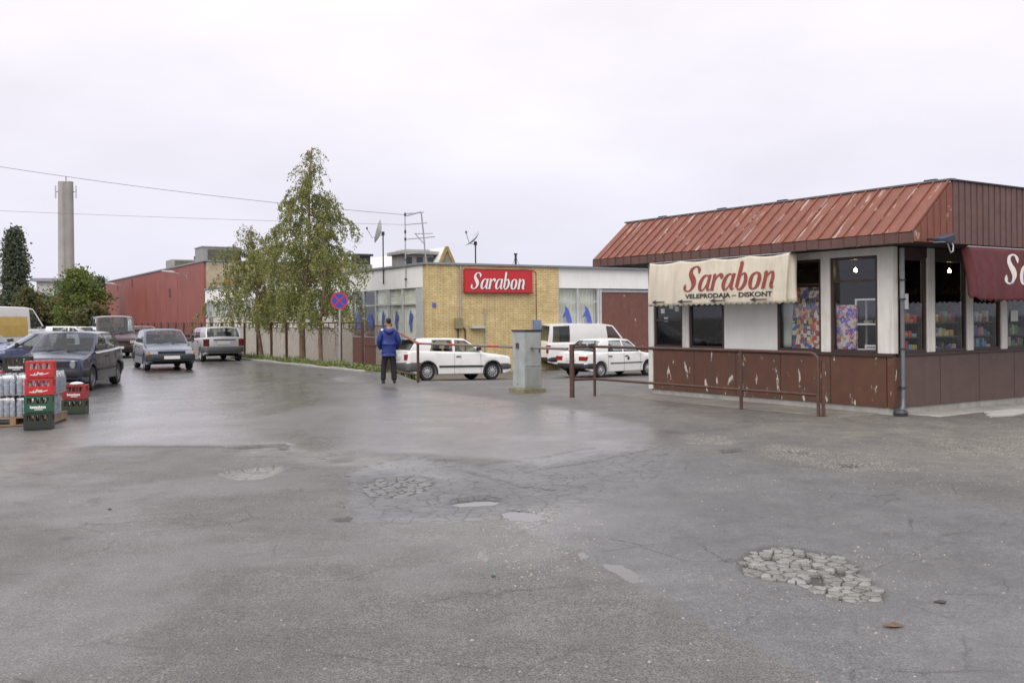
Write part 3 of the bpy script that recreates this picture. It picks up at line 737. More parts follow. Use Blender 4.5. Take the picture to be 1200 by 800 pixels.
for x, y, z in lg.v:
    X, Z = X0 + x * k2, 2.19 + z * .52; u = (X - AX0) / (AX1 - AX0); v = (2.795 - Z) / .88; lo.v.append((X, bwf(u, v)[1] - .006, Z))
lo.build('logo_lettering', mat('cream_lettering', (.66, .62, .55), .7, var=.08), aw2)
sh = MB(); sh.f, sh.m = lg.f, lg.m; sh.v = [(x + .035, y + .003, z - .008) for x, y, z in lo.v]
sh.build('lettering_shadow', mat('blue_lettering', (.10, .14, .34), .7), aw2)
# gutter pipe at the corner and the floodlight on the fascia
gpipe = empty('drain_pipe', (*(KMat @ Vector((.16, -.07, 0))).xy, KZ), KR, 'grey drain pipe at the kiosk corner with a crooked foot', 'drain pipe')
MB().tube([(0, 0, 2.80), (0, 0, 1.95)], .042, 14).build('upper_pipe', mat('pale_pipe', (.30, .305, .30), .5, .3, var=.15, streak=.4), gpipe, smooth=50)
MB().tube([(0, 0, 1.95), (0, 0, .30), (-.03, -.02, .16), (-.12, -.05, .075)], .037, 14).build('lower_pipe', mat('blue_grey_pipe', (.16, .17, .19), .45, .4, var=.15, streak=.4), gpipe, smooth=50)
for z in (2.25, 1.93, 1.1, .45): MB().lathe([(.04, z), (.058, z), (.058, z + .03), (.04, z + .03)], 14).build('bracket', DARKM, gpipe)
MB().lathe([(.0, .0), (.11, .0), (.12, .06), (.10, .10), (.0, .11)], 12, c=(-.14, -.05, 0)).build('foot_grate', DARKM, gpipe)
fl = empty('floodlight', tuple(KMat @ Vector((-.22, -.98, 2.86))), KR, 'small dark floodlight fixed to the kiosk roof corner with a cable loop', 'floodlight')
MB().prism([(-.16, -.02, .02), (.12, -.06, .10), (.16, -.06, .02), (.10, -.03, -.05), (-.14, 0, -.03)], (0, -.16, -.02)).build('housing', mat('floodlight_blue', (.05, .06, .09), .4), fl, bevel=.01)
MB().box((-.15, -.17, -.055), (.1, -.02, -.045)).build('lamp_glass', mat('lamp_glass_grey', (.25, .27, .30), .1), fl)
MB().tube([(-.02, -.03, .0), (-.02, .17, .02)], .02).build('bracket', DARKM, fl)
MB().tube([(.15, -.05, .02), (.20, -.06, -.12), (.26, -.05, -.20), (.34, -.04, -.17), (.36, -.03, -.08), (.32, -.01, .0)], .012, 6).build('cable', mat('pale_cable', (.5, .49, .46), .5), fl, smooth=60)
# ------------------------------------------------------------------ inside the kiosk
def kp(x, y, z=0): return tuple(KMat @ Vector((x, y, z)))
BULB = emis('lit_bulb', (1, .74, .42), 90)
for (x, y, z, lb) in ((.42, 1.05, 2.49, 'lit bare bulb hanging behind the corner window of the kiosk'), (2.58, .62, 2.50, 'lit bare bulb hanging behind the wine awning end of the kiosk')):
    e = empty('light_bulb', kp(x, y, z), KR, lb, 'bulb')
    MB().lathe([(.0, -.035), (.018, -.03), (.026, -.012), (.022, .012), (.012, .035), (.0, .04)], 12).build('glass_bulb', BULB, e, smooth=180)
    MB().tube([(0, 0, .04), (0, 0, .10)], .018).build('socket', BLACKP, e); MB().tube([(0, 0, .10), (0, 0, 2.83 - z)], .005, 5).build('flex', BLACKP, e)
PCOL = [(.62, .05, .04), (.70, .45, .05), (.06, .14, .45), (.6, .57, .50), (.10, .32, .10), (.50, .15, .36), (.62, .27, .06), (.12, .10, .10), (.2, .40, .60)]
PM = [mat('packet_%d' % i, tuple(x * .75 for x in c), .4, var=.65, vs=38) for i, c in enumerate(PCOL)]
PMD = [mat('shaded_packet_%d' % i, tuple(x * .35 for x in c), .5, var=.3, vs=22) for i, c in enumerate(PCOL)]  # same packet colours darkened, painting in the shade of the deep shelves
SHELFM = mat('shelf_board', (.10, .09, .075), .6)
def shelf_unit(x0, x1, y0, y1, zs, lb, ax, rr, colors, what, front):
    e = empty('display_shelf', kp((x0 + x1) / 2, (y0 + y1) / 2, .18), KR, lb, 'shelf')
    cx, cy = (x0 + x1) / 2, (y0 + y1) / 2; top = zs[-1] + .28 - .18
    for z in zs: MB().box((x0 - cx, y0 - cy, z - .2), (x1 - cx, y1 - cy, z - .18)).build('shelf_board', SHELFM, e)
    for (px, py) in ((x0, y0), (x1 - .03, y0), (x0, y1 - .03), (x1 - .03, y1 - .03)):
        MB().box((px - cx - .001, py - cy - .001, 0), (px - cx + .031, py - cy + .031, top)).build('upright', FRAME, e)
    for z in zs:
        a, b_ = (x0, x1) if ax == 'x' else (y0, y1); p = a + .04
        while p < b_ - .14 and (front < 1 or rr.random() > .02):
            w_ = rr.uniform(.045, .12); h = rr.uniform(.06, .21); d = rr.uniform(.06, .16); ci = rr.choice(colors) if rr.random() < .55 else rr.randrange(9)
            o = MB()
            if ax == 'x': o.box((-w_ / 2, -d / 2, 0), (w_ / 2, d / 2, h)); pos = kp(p + w_ / 2, front + d / 2 + .01, z + .001)
            else: o.box((-d / 2, -w_ / 2, 0), (d / 2, w_ / 2, h)); pos = kp(front + d / 2 + .01, p + w_ / 2, z + .001)
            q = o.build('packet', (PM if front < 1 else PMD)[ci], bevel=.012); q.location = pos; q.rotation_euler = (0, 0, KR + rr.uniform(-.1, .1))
            tag(q, 'small goods packet standing on the ' + what, 'packet', 'packets on the ' + what); p += w_ + rr.uniform(.004, .03)
rr = random.Random(21)
shelf_unit(.30, .95, .12, .42, [1.05, 1.30, 1.55], 'shelf of red snack packets behind the first right-hand kiosk window', 'x', rr, [0, 6, 1, 0, 3], 'shelf of red snacks in the kiosk', .12)
shelf_unit(1.25, 2.10, .12, .42, [1.05, 1.30, 1.55], 'shelf of mixed goods behind the kiosk window beside the awning', 'x', rr, [1, 3, 7, 6], 'shelf of mixed goods in the kiosk', .12)
shelf_unit(2.35, 3.2, .12, .42, [1.05, 1.30, 1.55], 'shelf of blue and white bottles behind the window under the wine awning', 'x', rr, [8, 3, 8, 2], 'blue and white shelf in the kiosk', .12)
shelf_unit(3.45, 4.3, .12, .42, [1.05, 1.30], 'shelf of dark goods behind the last kiosk window in view', 'x', rr, [7, 4, 3], 'shelf of dark goods in the kiosk', .12)
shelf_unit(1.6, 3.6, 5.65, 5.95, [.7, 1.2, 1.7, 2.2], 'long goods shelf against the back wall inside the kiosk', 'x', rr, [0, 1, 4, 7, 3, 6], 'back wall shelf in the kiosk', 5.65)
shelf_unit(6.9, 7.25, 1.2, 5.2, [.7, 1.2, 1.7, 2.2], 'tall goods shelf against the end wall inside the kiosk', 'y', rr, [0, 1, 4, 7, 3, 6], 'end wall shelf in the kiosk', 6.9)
# white glass display case in the corner window
dc = empty('display_case', kp(.32, .62, 1.04), KR, 'white framed glass display case in the kiosk corner window', 'display case')
WM = mat('white_enamel', (.75, .76, .78), .35, var=.05)
for (px, py) in ((-.15, -.27), (.13, -.27), (-.15, .23), (.13, .23)): MB().box((px, py, 0), (px + .025, py + .03, .93)).build('frame_post', WM, dc, bevel=.004)
for z in (.03, .47, .90): MB().box((-.152, -.272, z), (.157, .262, z + .03)).build('shelf', WM, dc, bevel=.004)
MB().box((-.147, -.24, .06), (-.143, .23, .47)).build('pane', KGL, dc); MB().box((-.147, -.24, .50), (-.143, .23, .90)).build('pane', KGL, dc)
MB().box((-.02, -.2, 0), (.02, .2, .03)).build('foot', WM, dc)
for (y, z, c, s) in ((-.10, .062, 4, (.1, .16, .05)), (.12, .062, 0, (.08, .10, .04)), (-.12, .502, 1, (.09, .12, .05)), (.10, .502, 3, (.1, .12, .05))):
    o = MB().box((-s[0]/2, -s[1]/2, 0), (s[0]/2, s[1]/2, s[2])).build('snack_box', PM[c], bevel=.01); o.location = kp(.32, .62 + y, 1.04 + z); o.rotation_euler = (0, 0, KR)
    tag(o, 'small snack box lying inside the white display case', 'box', 'boxes in the display case')
pc = MB().box((0, -.17, 0), (.012, .17, .085)).build('price_card', WM); pc.location = kp(.13, .48, 1.085); pc.rotation_euler = (0, 0, KR); tag(pc, 'small white card with red writing at the foot of the display case', 'card')
for i in range(9): MB().box((-.004, .13 - i * .03, .03 + .004 * (i % 2)), (-.001, .112 - i * .03, .06)).build('red_lettering', RED_L, pc)
def collage(name, cols, scale, base_, rnd=0):
    if name in MATS: return MATS[name]
    n = NT(name); k = n.coord((1, 1, 1)); v = n.new('ShaderNodeTexVoronoi', distance='CHEBYCHEV'); v.inputs['Scale'].default_value = scale; n.l(k, v.inputs['Vector'])
    s = n.new('ShaderNodeSeparateColor'); n.l(v.outputs['Color'], s.inputs[0])
    r = n.new('ShaderNodeValToRGB'); r.color_ramp.interpolation = 'CONSTANT'; n.l(s.outputs[rnd], r.inputs[0])
    e = r.color_ramp.elements; e[0].color = (*cols[0], 1); e[1].position = 1 / len(cols); e[1].color = (*cols[1], 1)
    for i, c in enumerate(cols[2:]): q_ = e.new((i + 2) / len(cols)); q_.color = (*c, 1)
    n.col(n.mix(n.rng(n.noise(k, scale * 2.2, 2), .60, .62), r.outputs[0], base_)); n.b.inputs['Roughness'].default_value = .4
    MATS[name] = n.m; return n.m
po = MB().box((-.03, -.20, 0), (.03, .20, .78)).build('candy_poster', collage('purple_print', [(.13, .08, .40), (.48, .09, .14), (.58, .54, .58), (.22, .16, .45), (.48, .34, .14), (.56, .52, .56)], 17, (.58, .54, .60)), bevel=.004)
po.location = kp(.15, 1.03, 1.085); po.rotation_euler = (0, 0, KR + .04); tag(po, 'purple and white patterned sweets box standing in the corner window', 'box')
pg = MB().box((-.005, -.34, 0), (.005, .34, 1.12)).build('magazine_poster', collage('magazine_print', [(.55, .08, .06), (.10, .15, .35), (.68, .62, .52), (.08, .07, .07), (.6, .36, .14), (.62, .60, .56), (.36, .05, .05)], 13, (.42, .39, .34)))
pg.location = kp(.085, 1.86, 1.085); pg.rotation_euler = (0, 0, KR); tag(pg, 'colourful sheet of magazine covers behind the window beside the awning', 'poster')
pcn = cloth('paper_sheet', mat('pale_green_paper', (.50, .55, .50), .8, var=.08), None, lambda u, v: (.085 + .012 * math.sin(u * 5 + v * 3), 2.42 - .22 * u - .03 * math.sin(v * 5) * u, 2.2 - v * 1.11), 6, 10)
pcn.matrix_world = KMat; tag(pcn, 'pale green paper sheet hung behind the window edge beside magazine poster', 'paper')
nt_ = MB().box((-.08, -.006, 0), (.08, .0, .26)).build('notice', mat('notice_paper', (.62, .63, .60), .7, var=.05)); nt_.location = kp(.36, -.004 + .016, 1.78); nt_.rotation_euler = (0, 0, KR); tag(nt_, 'small pale paper notice stuck beside the drain pipe', 'notice')
nt2 = MB().box((-.12, -.006, 0), (.12, .0, .2)).build('notice', MATS['notice_paper']); nt2.location = kp(3.72, .034, 1.55); nt2.rotation_euler = (0, 0, KR); tag(nt2, 'pale paper notice stuck on the far window under the wine awning', 'notice')
for (y, z) in ((5.72, 1.78), (5.45, 1.88), (5.28, 1.82), (5.62, 1.60)):
    o = MB().box((.0, -.06, 0), (.004, .06, .10)).build('paper_note', MATS['notice_paper']); o.location = kp(.052, y, z - .02); o.rotation_euler = (0, 0, KR)
    tag(o, 'small paper note stuck behind the end window of the kiosk', 'note', 'paper notes in the end window')
# ------------------------------------------------------------------ railing in front of the kiosk
P2, P4 = Vector((*gp(697, 464), 0)), Vector((*gp(958, 488), 0)); P1 = Vector((*gp(670.5, 465.5), 0)); P3 = Vector((*gp(849, 481.5), 0))
dr = (P4 - P2).normalized(); P3 = P2 + dr * (P3 - P2).dot(dr)
rl = empty('railing', (P2.x, P2.y, 0), 0, 'brown painted pipe railing running in front of the kiosk', 'railing')
def rp(v, z): return (v.x - P2.x, v.y - P2.y, z)
for P in (P2, P3): MB().tube([rp(P, -.1), rp(P, 1.06)], .031, 10).build('post', RUST, rl, smooth=50)
MB().tube([rp(P4 + dr * .02, -.1), rp(P4 + dr * .02, .93), rp(P4, .99), rp(P4 - dr * .05, 1.035), rp(P4 - dr * .13, 1.055), rp(P3, 1.065), rp(P2, 1.06), rp(P1, 1.06)], .029, 10).build('top_rail', RUST, rl, smooth=70)
MB().tube([rp(P1, .37), rp(P2, .37), rp(P3, .36), rp(P4 + dr * .02, .36)], .026, 10).build('lower_rail', RUST, rl, smooth=70)
MB().tube([rp(P1, -.1), rp(P1, 1.12)], .052, 12).build('end_post', RUST, rl, smooth=50)
MB().box((*rp(P4 + dr * .10, 0)[:2], -.1), (rp(P4 + dr * .10, 0)[0] + .05, rp(P4 + dr * .10, 0)[1] + .05, .95)).build('steel_stub', RUST, rl)
# ------------------------------------------------------------------ concrete apron at the kiosk foot
SLAB = mat('worn_concrete', (.42, .41, .385), .8, var=.25, vs=1.6, bump=.3, bs=40)
def slab(pts, z, th, m=SLAB, name='pavement'):
    o = MB().prism([(x, y, z - th) for x, y in pts], (0, 0, th)).build(name, m, bevel=.015); tag(o, kind='structure'); return o
rr = random.Random(8)
def rough_poly(pts, amp, rr, n=8):
    out = []
    for i in range(len(pts)):
        a, b_ = pts[i], pts[(i + 1) % len(pts)]
        for k in range(n):
            t = k / n; out.append((a[0] + (b_[0] - a[0]) * t + rr.uniform(-amp, amp) * (k > 0), a[1] + (b_[1] - a[1]) * t + rr.uniform(-amp, amp) * (k > 0)))
    return out
kq = lambda x, y: tuple(kp(x, y)[:2])
slab(rough_poly([kq(.9, -1.15), kq(2.2, -1.25), kq(3.6, -1.2), kq(3.5, -.75), kq(1.5, -.7)], .06, rr), .03, .15)
slab(rough_poly([kq(.4, -.60), kq(9, -.65), kq(9, .1), kq(.3, .1)], .03, rr), .02, .15, CONC)
slab(rough_poly([kq(-1.0, .3), kq(.08, .3), kq(.08, 6.6), kq(-1.0, 6.6)], .04, rr), .018, .15, mat('apron_concrete', (.19, .175, .15), .85, var=.3, vs=1.2, bump=.3, bs=40))
# ------------------------------------------------------------------ shop building (yellow brick front, white wing)
BC = (-3.36, 38.6); BR = math.atan2(.520, .854)
BM = Matrix.Translation((BC[0], BC[1], 0)) @ Matrix.Rotation(BR, 4, 'Z')
def bp(x, y, z=0): return tuple(BM @ Vector((x, y, z)))
shop = empty('shop_building', (BC[0], BC[1], 0), BR, 'long low shop with yellow brick front and white fascia', 'building')
def brickmat(name, c1, c2, mortar, bw=.25, rh=.075):
    n = NT(name); s = n.new('ShaderNodeSeparateXYZ'); n.l(n.tc.outputs['Object'], s.inputs[0])
    u = n.math('ADD', s.outputs[0], s.outputs[1]); cb = n.new('ShaderNodeCombineXYZ'); n.l(u, cb.inputs[0]); n.l(s.outputs[2], cb.inputs[1])
    t = n.new('ShaderNodeTexBrick'); n.l(cb.outputs[0], t.inputs['Vector'])
    t.inputs['Color1'].default_value = (*c1, 1); t.inputs['Color2'].default_value = (*c2, 1); t.inputs['Mortar'].default_value = (*mortar, 1)
    t.inputs['Scale'].default_value = 1; t.inputs['Mortar Size'].default_value = .009; t.inputs['Mortar Smooth'].default_value = .2
    t.inputs['Brick Width'].default_value = bw; t.inputs['Row Height'].default_value = rh; t.inputs['Bias'].default_value = -.1
    k = n.coord(); c = n.mix(1.0, t.outputs['Color'], n.mix(n.rng(n.noise(k, 1.1, 6, .7), .3, .7), (.70, .68, .64), (1.16, 1.14, 1.10)), 'MULTIPLY')
    sp = n.rng(n.noise(n.coord((1, 1, 3)), 3.5, 4, .6), .66, .72); c = n.mix(n.math('MULTIPLY', sp, .6), c, (.36, .17, .08))
    c = n.mix(n.math('MULTIPLY', n.rng(n.noise(n.coord((6, 6, .4)), 1, 5, .7), .5, .8), .4), c, (.14, .11, .07))
    n.col(c); n.b.inputs['Roughness'].default_value = .8
    n.bump(n.math('SUBTRACT', 1.0, t.outputs['Fac']), .6, .012); n.bump(n.noise(k, 60, 3), .15, .01); return n.m
BRICK = brickmat('yellow_brick', (.74, .595, .30), (.62, .475, .215), (.35, .285, .19))
FWHITE = mat('white_render', (.82, .81, .79), .7, var=.05, vs=1.2, streak=.12, dirt=(.50, .47, .42))
CREAM = mat('cream_render', (.60, .57, .50), .75, var=.08, vs=1.2, streak=.3, dirt=(.36, .33, .28))
GREYF = mat('grey_window_frame', (.46, .47, .47), .5, var=.1)
CURT = mat('cream_curtain', (.80, .77, .66), .85, var=.06, vs=5)
ZB, ZF, ZT = -.62, 2.96, 3.84
def bb(name, a, b, m, bevel=0, parent=None): return MB().box(a, b).build(name, m, parent or shop, bevel=bevel)
bb('brick_wall', (0, 0, ZB), (6.28, .30, ZT), BRICK)
bb('brick_return', (5.98, .302, ZB), (6.28, 3, ZT), BRICK)
bb('corner_return', (0.002, .302, ZB), (.28, .86, ZF), GREYF)
bb('fascia', (-.02, .302, ZF), (.28, 34.3, ZT), FWHITE); bb('fascia', (6.282, .10, ZF + .02), (17, .40, ZT), FWHITE)
bb('coping', (-.10, -.08, ZT), (17.1, .45, ZT + .09), mat('coping_metal', (.24, .26, .28), .5, .3), .008)
bb('coping', (-.10, .452, ZT + .001), (.40, 34.35, ZT + .09), MATS['coping_metal'], .008)
bb('flat_roof', (.28, .40, ZT - .25), (17, 34.3, ZT - .05), MATS['roofing_felt'])
bb('rear_wall', (.5, 34.0, ZB), (17, 34.3, ZT - .26), CREAM); bb('side_wall', (16.7, .5, ZB), (17, 33.9, ZT - .26), CREAM)
bb('room_floor', (.3, .45, ZB), (16.6, 33.9, -.30), CREAM)
def curtain(x0, x1, y0, y1, z0, z1):
    L = math.hypot(x1 - x0, y1 - y0); n_ = max(12, int(L / .035)); vs = []
    for i in range(n_ + 1):
        t = i / n_; o_ = .03 * math.sin(i * 1.4) + .012 * math.sin(i * .37)
        dx, dy = -(y1 - y0) / L * o_, (x1 - x0) / L * o_
        vs += [(x0 + (x1 - x0) * t + dx, y0 + (y1 - y0) * t + dy, z0), (x0 + (x1 - x0) * t + dx, y0 + (y1 - y0) * t + dy, z1)]
    return MB().add(vs, [(2*i, 2*i+2, 2*i+3, 2*i+1) for i in range(n_)]).build('curtain', CURT, shop, smooth=180)
SGL = glass('shop_glass', (.95, .97, .97), .985, refl=.75)
DECAL = mat('blue_decal', (.07, .11, .40), .5, var=.25, vs=9)
# left-hand glazing (local plane x = 0)
ms = [.88, 2.25, 3.62, 5.0, 6.35, 7.7]
bb('apron_wall', (.03, .862, ZB), (.24, 7.62, .55), CREAM)
zbar = 2.28
for i, y in enumerate(ms): bb('mullion', (-.01, y - .055, .552 if i < 4 else ZB), (.12, y + .055, ZF - .002), GREYF)
bb('mullion', (-.008, .30, ZB), (0, .42, ZF - .002), GREYF)
for i in range(5):
    a, b_ = ms[i] + .055, ms[i + 1] - .055; lo_ = .60 if i < 3 else .95
    bb('sill', (0, a, lo_ - .05), (.12, b_, lo_), GREYF); bb('transom', (0.001, a, zbar), (.11, b_, zbar + .06), GREYF)
    bb('pane', (.05, a, lo_), (.056, b_, zbar), SGL); bb('pane', (.05, a, zbar + .06), (.056, b_, ZF - .01), SGL)
    if i >= 3: bb('door_leaf', (.02, a, ZB + .3), (.08, b_, .90), mat('red_brown_door', (.19, .06, .045), .5, var=.15, streak=.3))
    if i < 3: curtain(.12, .12, a - .02, b_ + .02, .3, ZF)
    else: curtain(1.4, 1.4, a - .1, b_ + .1, .0, ZF)
    yc = (a + b_) / 2; P = [(-.10, 1.25), (.02, 1.18), (.10, 1.5), (.16, 1.42), (.10, 1.85), (-.02, 2.1), (-.10, 1.95), (-.22, 1.85), (-.08, 1.6)]
    if i >= 3: P = [(-.3, 1.3), (.25, 1.22), (.32, 1.7), (.15, 1.95), (-.22, 1.9), (-.34, 1.6)]
    MB().add([(.045, yc + p[0], p[1]) for p in P], [tuple(range(len(P)))]).build('window_decal', DECAL, shop)
bb('ceiling', (.28, .42, ZF - .03), (16, 33, ZF), CREAM)
bb('room_back_wall', (3.2, .4, -.28), (3.3, 33, ZF - .04), CREAM)
# long wing wall with a strip of windows
bb('wing_wall', (.0, 7.76, ZB), (.25, 34.2, 1.98), CREAM); bb('window_sill', (-.05, 7.8, 1.982), (.24, 34.1, 2.04), GREYF)
y = 7.76; i = 0
while y < 33.9:
    bb('mullion', (.02, y, 2.04), (.14, y + .10, ZF - .002), GREYF); y2 = min(y + 1.37, 34.1)
    bb('pane', (.08, y + .10, 2.04), (.086, y2, ZF - .002), SGL); y = y2
curtain(.35, .35, 7.9, 34.0, 1.95, ZF)
bb('end_door', (-.01, 32.2, ZB), (.02, 33.3, 1.95), mat('grey_door', (.20, .20, .19), .5))
# right-hand glazing and big brown door (local plane y = .1)
gx = [6.30, 7.32, 8.42]
for x in gx: bb('mullion', (x, .14, ZB), (x + .10, .24, ZF + .018), GREYF)
for i in range(2):
    a, b_ = gx[i] + .10, gx[i + 1]
    bb('transom', (a, .15, 2.36), (b_, .23, 2.42), GREYF); bb('sill', (a, .13, .45), (b_, .25, .52), GREYF); bb('apron_wall', (a, .16, ZB), (b_, .3, .45), CREAM)
    bb('pane', (a, .18, .52), (b_, .186, 2.36), SGL); bb('pane', (a, .18, 2.42), (b_, .186, ZF + .015), SGL)
    xc = (a + b_) / 2; P = [(-.32, 1.62), (-.10, 1.95), (-.26, 1.72), (-.05, 2.22), (.12, 1.9), (.26, 1.35), (.10, 1.20), (-.02, 1.42), (-.10, 1.6)]
    P = [(-.30, 1.70), (-.12, 1.78), (.02, 1.30), (.28, 1.28), (.16, 1.75), (.02, 2.10), (-.16, 2.22), (-.14, 2.02)]
    MB().add([(xc + p[0], .172, p[1]) for p in P], [tuple(range(len(P)))]).build('window_decal', DECAL, shop)
curtain(6.35, 8.5, .42, .42, .2, ZF)
BDOOR = peel('brown_gate_paint', (.165, .065, .048), (.55, .50, .46), .66, (2.5, 2.5, 1.2), .5, streak=.3)
for j in range(2): bb('gate_leaf', (8.66 + j * 1.5, .2, ZB), (8.66 + j * 1.5 + 1.49, .27, 2.82), BDOOR)
bb('gate_frame', (8.54, .14, ZB), (8.655, .26, ZF + .018), GREYF); bb('gate_frame', (8.655, .16, 2.82), (11.7, .28, 2.93), STEEL); bb('white_wall', (11.66, .12, ZB), (17, .3, ZF + .018), FWHITE)
# things fixed to the brick front
def on_front(name, a, b, m, lb, cat, bevel=.006):
    o = MB().box(tuple(p - q for p, q in zip(a, a)), tuple(p - q for p, q in zip(b, a))).build(name, m, bevel=bevel); o.matrix_world = BM @ Matrix.Translation(a); return tag(o, lb, cat)
sg = empty('shop_sign', bp(1.65, -.002, 2.76), BR, 'red box sign with white Sarabon lettering on the yellow brick wall', 'sign')
SIGNR = mat('sign_red', (.50, .022, .028), .4, var=.06)
MB().box((0, -.16, 0), (3.21, 0, .92)).build('sign_box', SIGNR, sg, bevel=.01)
MB().box((-.03, -.175, -.03), (3.24, -.162, .0)).build('sign_frame', mat('sign_frame_dark', (.16, .02, .02), .5), sg); MB().box((-.03, -.175, .92), (3.24, -.162, .95)).build('sign_frame', MATS['sign_frame_dark'], sg)
lo = MB(); lo.f, lo.m = lg.f, lg.m; kx = 2.62 / lw_
lo.v = [(.26 + x * kx, -.172 + y * 0, .13 + z * .67) for x, y, z in lg.v]; lo.build('logo_lettering', mat('sign_white', (.80, .78, .76), .5, var=.03), sg)
lo2 = MB(); lo2.f, lo2.m = lg.f, lg.m; lo2.v = [(x + .03, -.167, z - .03) for x, y, z in lo.v]; lo2.build('lettering_shadow', mat('sign_shadow_print', (.10, .012, .02), .5), sg)
cdt = empty('conduit', bp(1.5, -.004, 0), BR, 'grey conduit pipe down to a meter box on brick wall', 'conduit')
MB().tube([(0, -.035, 3.8), (0, -.035, 1.75)], .035, 8).build('pipe', STEEL, cdt); MB().box((-.28, -.18, 1.30), (.04, 0, 1.72)).build('meter_box', mat('olive_box', (.24, .22, .12), .5), cdt, bevel=.01)
MB().tube([(-.12, -.04, 1.3), (-.12, -.04, .2)], .03, 8).build('lower_pipe', RUST, cdt); MB().tube([(.02, -.04, 1.4), (.20, -.04, 1.28), (.22, -.04, .2)], .03, 8).build('lower_pipe', RUST, cdt)
on_front('wall_ledge', (1.95, -.22, 1.30), (2.55, -.002, 1.40), GREYF, 'small grey shelf bracketed to the brick wall above white car', 'shelf')
cv = MB().tube([(0, -.02, 0), (0, -.02, 1.9)], .03, 8).build('thin_pipe', STEEL); cv.matrix_world = BM @ Matrix.Translation((2.62, -.012, .2)); tag(cv, 'thin upright pipe on the brick wall below the red sign', 'pipe')
cb_ = empty('cable_box', bp(5.12, -.004, 0), BR, 'blue fuse box with a dark cable on the brick wall edge', 'fuse box')
MB().tube([(-.75, -.02, 3.72), (-.15, -.02, 3.70), (0, -.02, 3.6), (0, -.02, 1.62)], .014, 6).build('cable', BLACKP, cb_); MB().box((-.16, -.14, 1.08), (.16, 0, 1.62)).build('box', mat('box_blue', (.16, .22, .36), .5), cb_, bevel=.008)
nb = on_front('number_plate', (.26, -.03, 2.16), (.42, -.002, 2.34), mat('plate_blue', (.10, .13, .35), .4), 'small blue house number plate at the brick corner', 'plate')
# ------------------------------------------------------------------ on the roof
ROOFZ = ZT - .05
vb = empty('roof_vent', bp(2.3, 6.0, ROOFZ), BR, 'square concrete vent with flat cap slab on the shop roof', 'vent')
MB().box((-.72, -.72, 0), (.72, .72, .82)).build('vent_wall', mat('vent_concrete', (.26, .25, .23), .85, var=.2, streak=.4), vb)
for sx in (-.55, .0, .55): MB().box((sx - .16, -.725, .35), (sx + .16, -.715, .7)).build('louvre', DARKM, vb)
MB().box((-.9, -.9, .82), (.9, .9, .98)).build('cap_slab', CONC, vb, bevel=.03); MB().box((-.6, -.6, .98), (.6, .6, 1.06)).build('cap_top', CONC, vb, bevel=.02)
def aerial(name, base, h, elems, lb, m=STEEL, r=.025):
    e = empty(name, base, BR, lb, 'aerial'); MB().tube([(0, 0, 0), (0, 0, h)], r, 8).build('mast', m, e)
    for (z, a, b_, rr_) in elems: MB().tube([(a, 0, z), (b_, 0, z + .12 * (b_ - a))], rr_, 6).build('aerial_rod', m, e)
    return e
a1_ = aerial('tv_aerial', bp(-.07, 1.75, 3.0), 3.05, [(3.0, 0, .85, .022), (2.55, 0, 1.0, .022), (1.95, 0, 1.35, .022), (1.35, 0, .55, .02)], 'tall TV aerial mast fixed to the white wall with four rods')
for z in (.3, 1.1): MB().box((-.04, -.04, z), (.07, .04, z + .05)).build('wall_clamp', DARKM, a1_)
for z in (2.9, 2.2, 1.9): MB().box((-.03, -.03, z), (.03, .03, z + .12)).build('insulator', DARKM, a1_)
a2_ = empty('roof_pole', bp(.4, .8, ROOFZ), BR, 'bent steel pole with a crossbar behind the brick parapet', 'aerial')
MB().tube([(0, 0, 0), (-.1, 0, 1.25), (-.2, 0, 2.15), (-.24, 0, 2.2), (-.85, 0, 2.02)], .03, 8).build('mast', STEEL, a2_); MB().tube([(-.45, 0, 1.32), (.3, 0, 1.36)], .018, 6).build('crossbar', STEEL, a2_); MB().tube([(-.5, 0, 1.34), (-.12, 0, .95)], .016, 6).build('brace', STEEL, a2_)
def dish(name, base, h, aim, lb, m, R_=.45, tilt=0, feed=True):
    e = empty(name, base, BR, lb, 'satellite dish'); MB().tube([(0, 0, 0), (0, 0, h)], .03, 8).build('mast', DARKM, e)
    pr = [(R_ * t, .30 * R_ * t * t) for t in (0.001, .25, .5, .75, 1.0)] + [(R_ * .985, .30 * R_ + .012), (R_ * .5, .30 * R_ * .25 + .012), (0.001, .012)]
    bowl = MB().lathe(pr, 28).build('bowl', m, e, smooth=60)
    bowl.matrix_local = Matrix.Translation((0, 0, h + .12)) @ Vector(aim).to_track_quat('Z', 'Y').to_matrix().to_4x4() @ Matrix.Translation((0, 0, .08))
    if feed:
        a = Vector(aim).normalized(); MB().tube([(0, 0, h), tuple(Vector((0, 0, h - .1)) + a * R_ * .9 - Vector((0, 0, .25)) * R_), tuple(Vector((0, 0, h + .1)) + a * R_ * 1.35)], .012, 6).build('feed_arm', DARKM, e)
        MB().lathe([(.0, -.05), (.035, -.045), (.035, .05), (.0, .055)], 10, c=tuple(Vector((0, 0, h + .12)) + a * R_ * 1.35)).build('feed_head', DARKM, e)
    MB().box((-.05, -.05, h - .02), (.05, .05, h + .14)).build('clamp', DARKM, e); return e
dish('satellite_dish', bp(-.08, 3.95, 3.2), 2.1, (-.90, .50, .25), 'pale satellite dish seen edge on above the white side wall', mat('dish_white', (.6, .6, .6), .5), .52)
dish('satellite_dish', bp(2.9, 1.2, ROOFZ), 1.0, (-.75, .15, .75), 'grey satellite dish tipped skyward above the brick front', mat('dish_grey', (.50, .53, .58), .45, .2), .42)
bl = MB().box((-.4, -.2, 0), (.4, .2, .16)).build('dish_ballast', CONC, bevel=.02); bl.matrix_world = BM @ Matrix.Translation((2.9, 1.7, ROOFZ)); tag(bl, 'concrete ballast block behind the grey satellite dish foot', 'block')
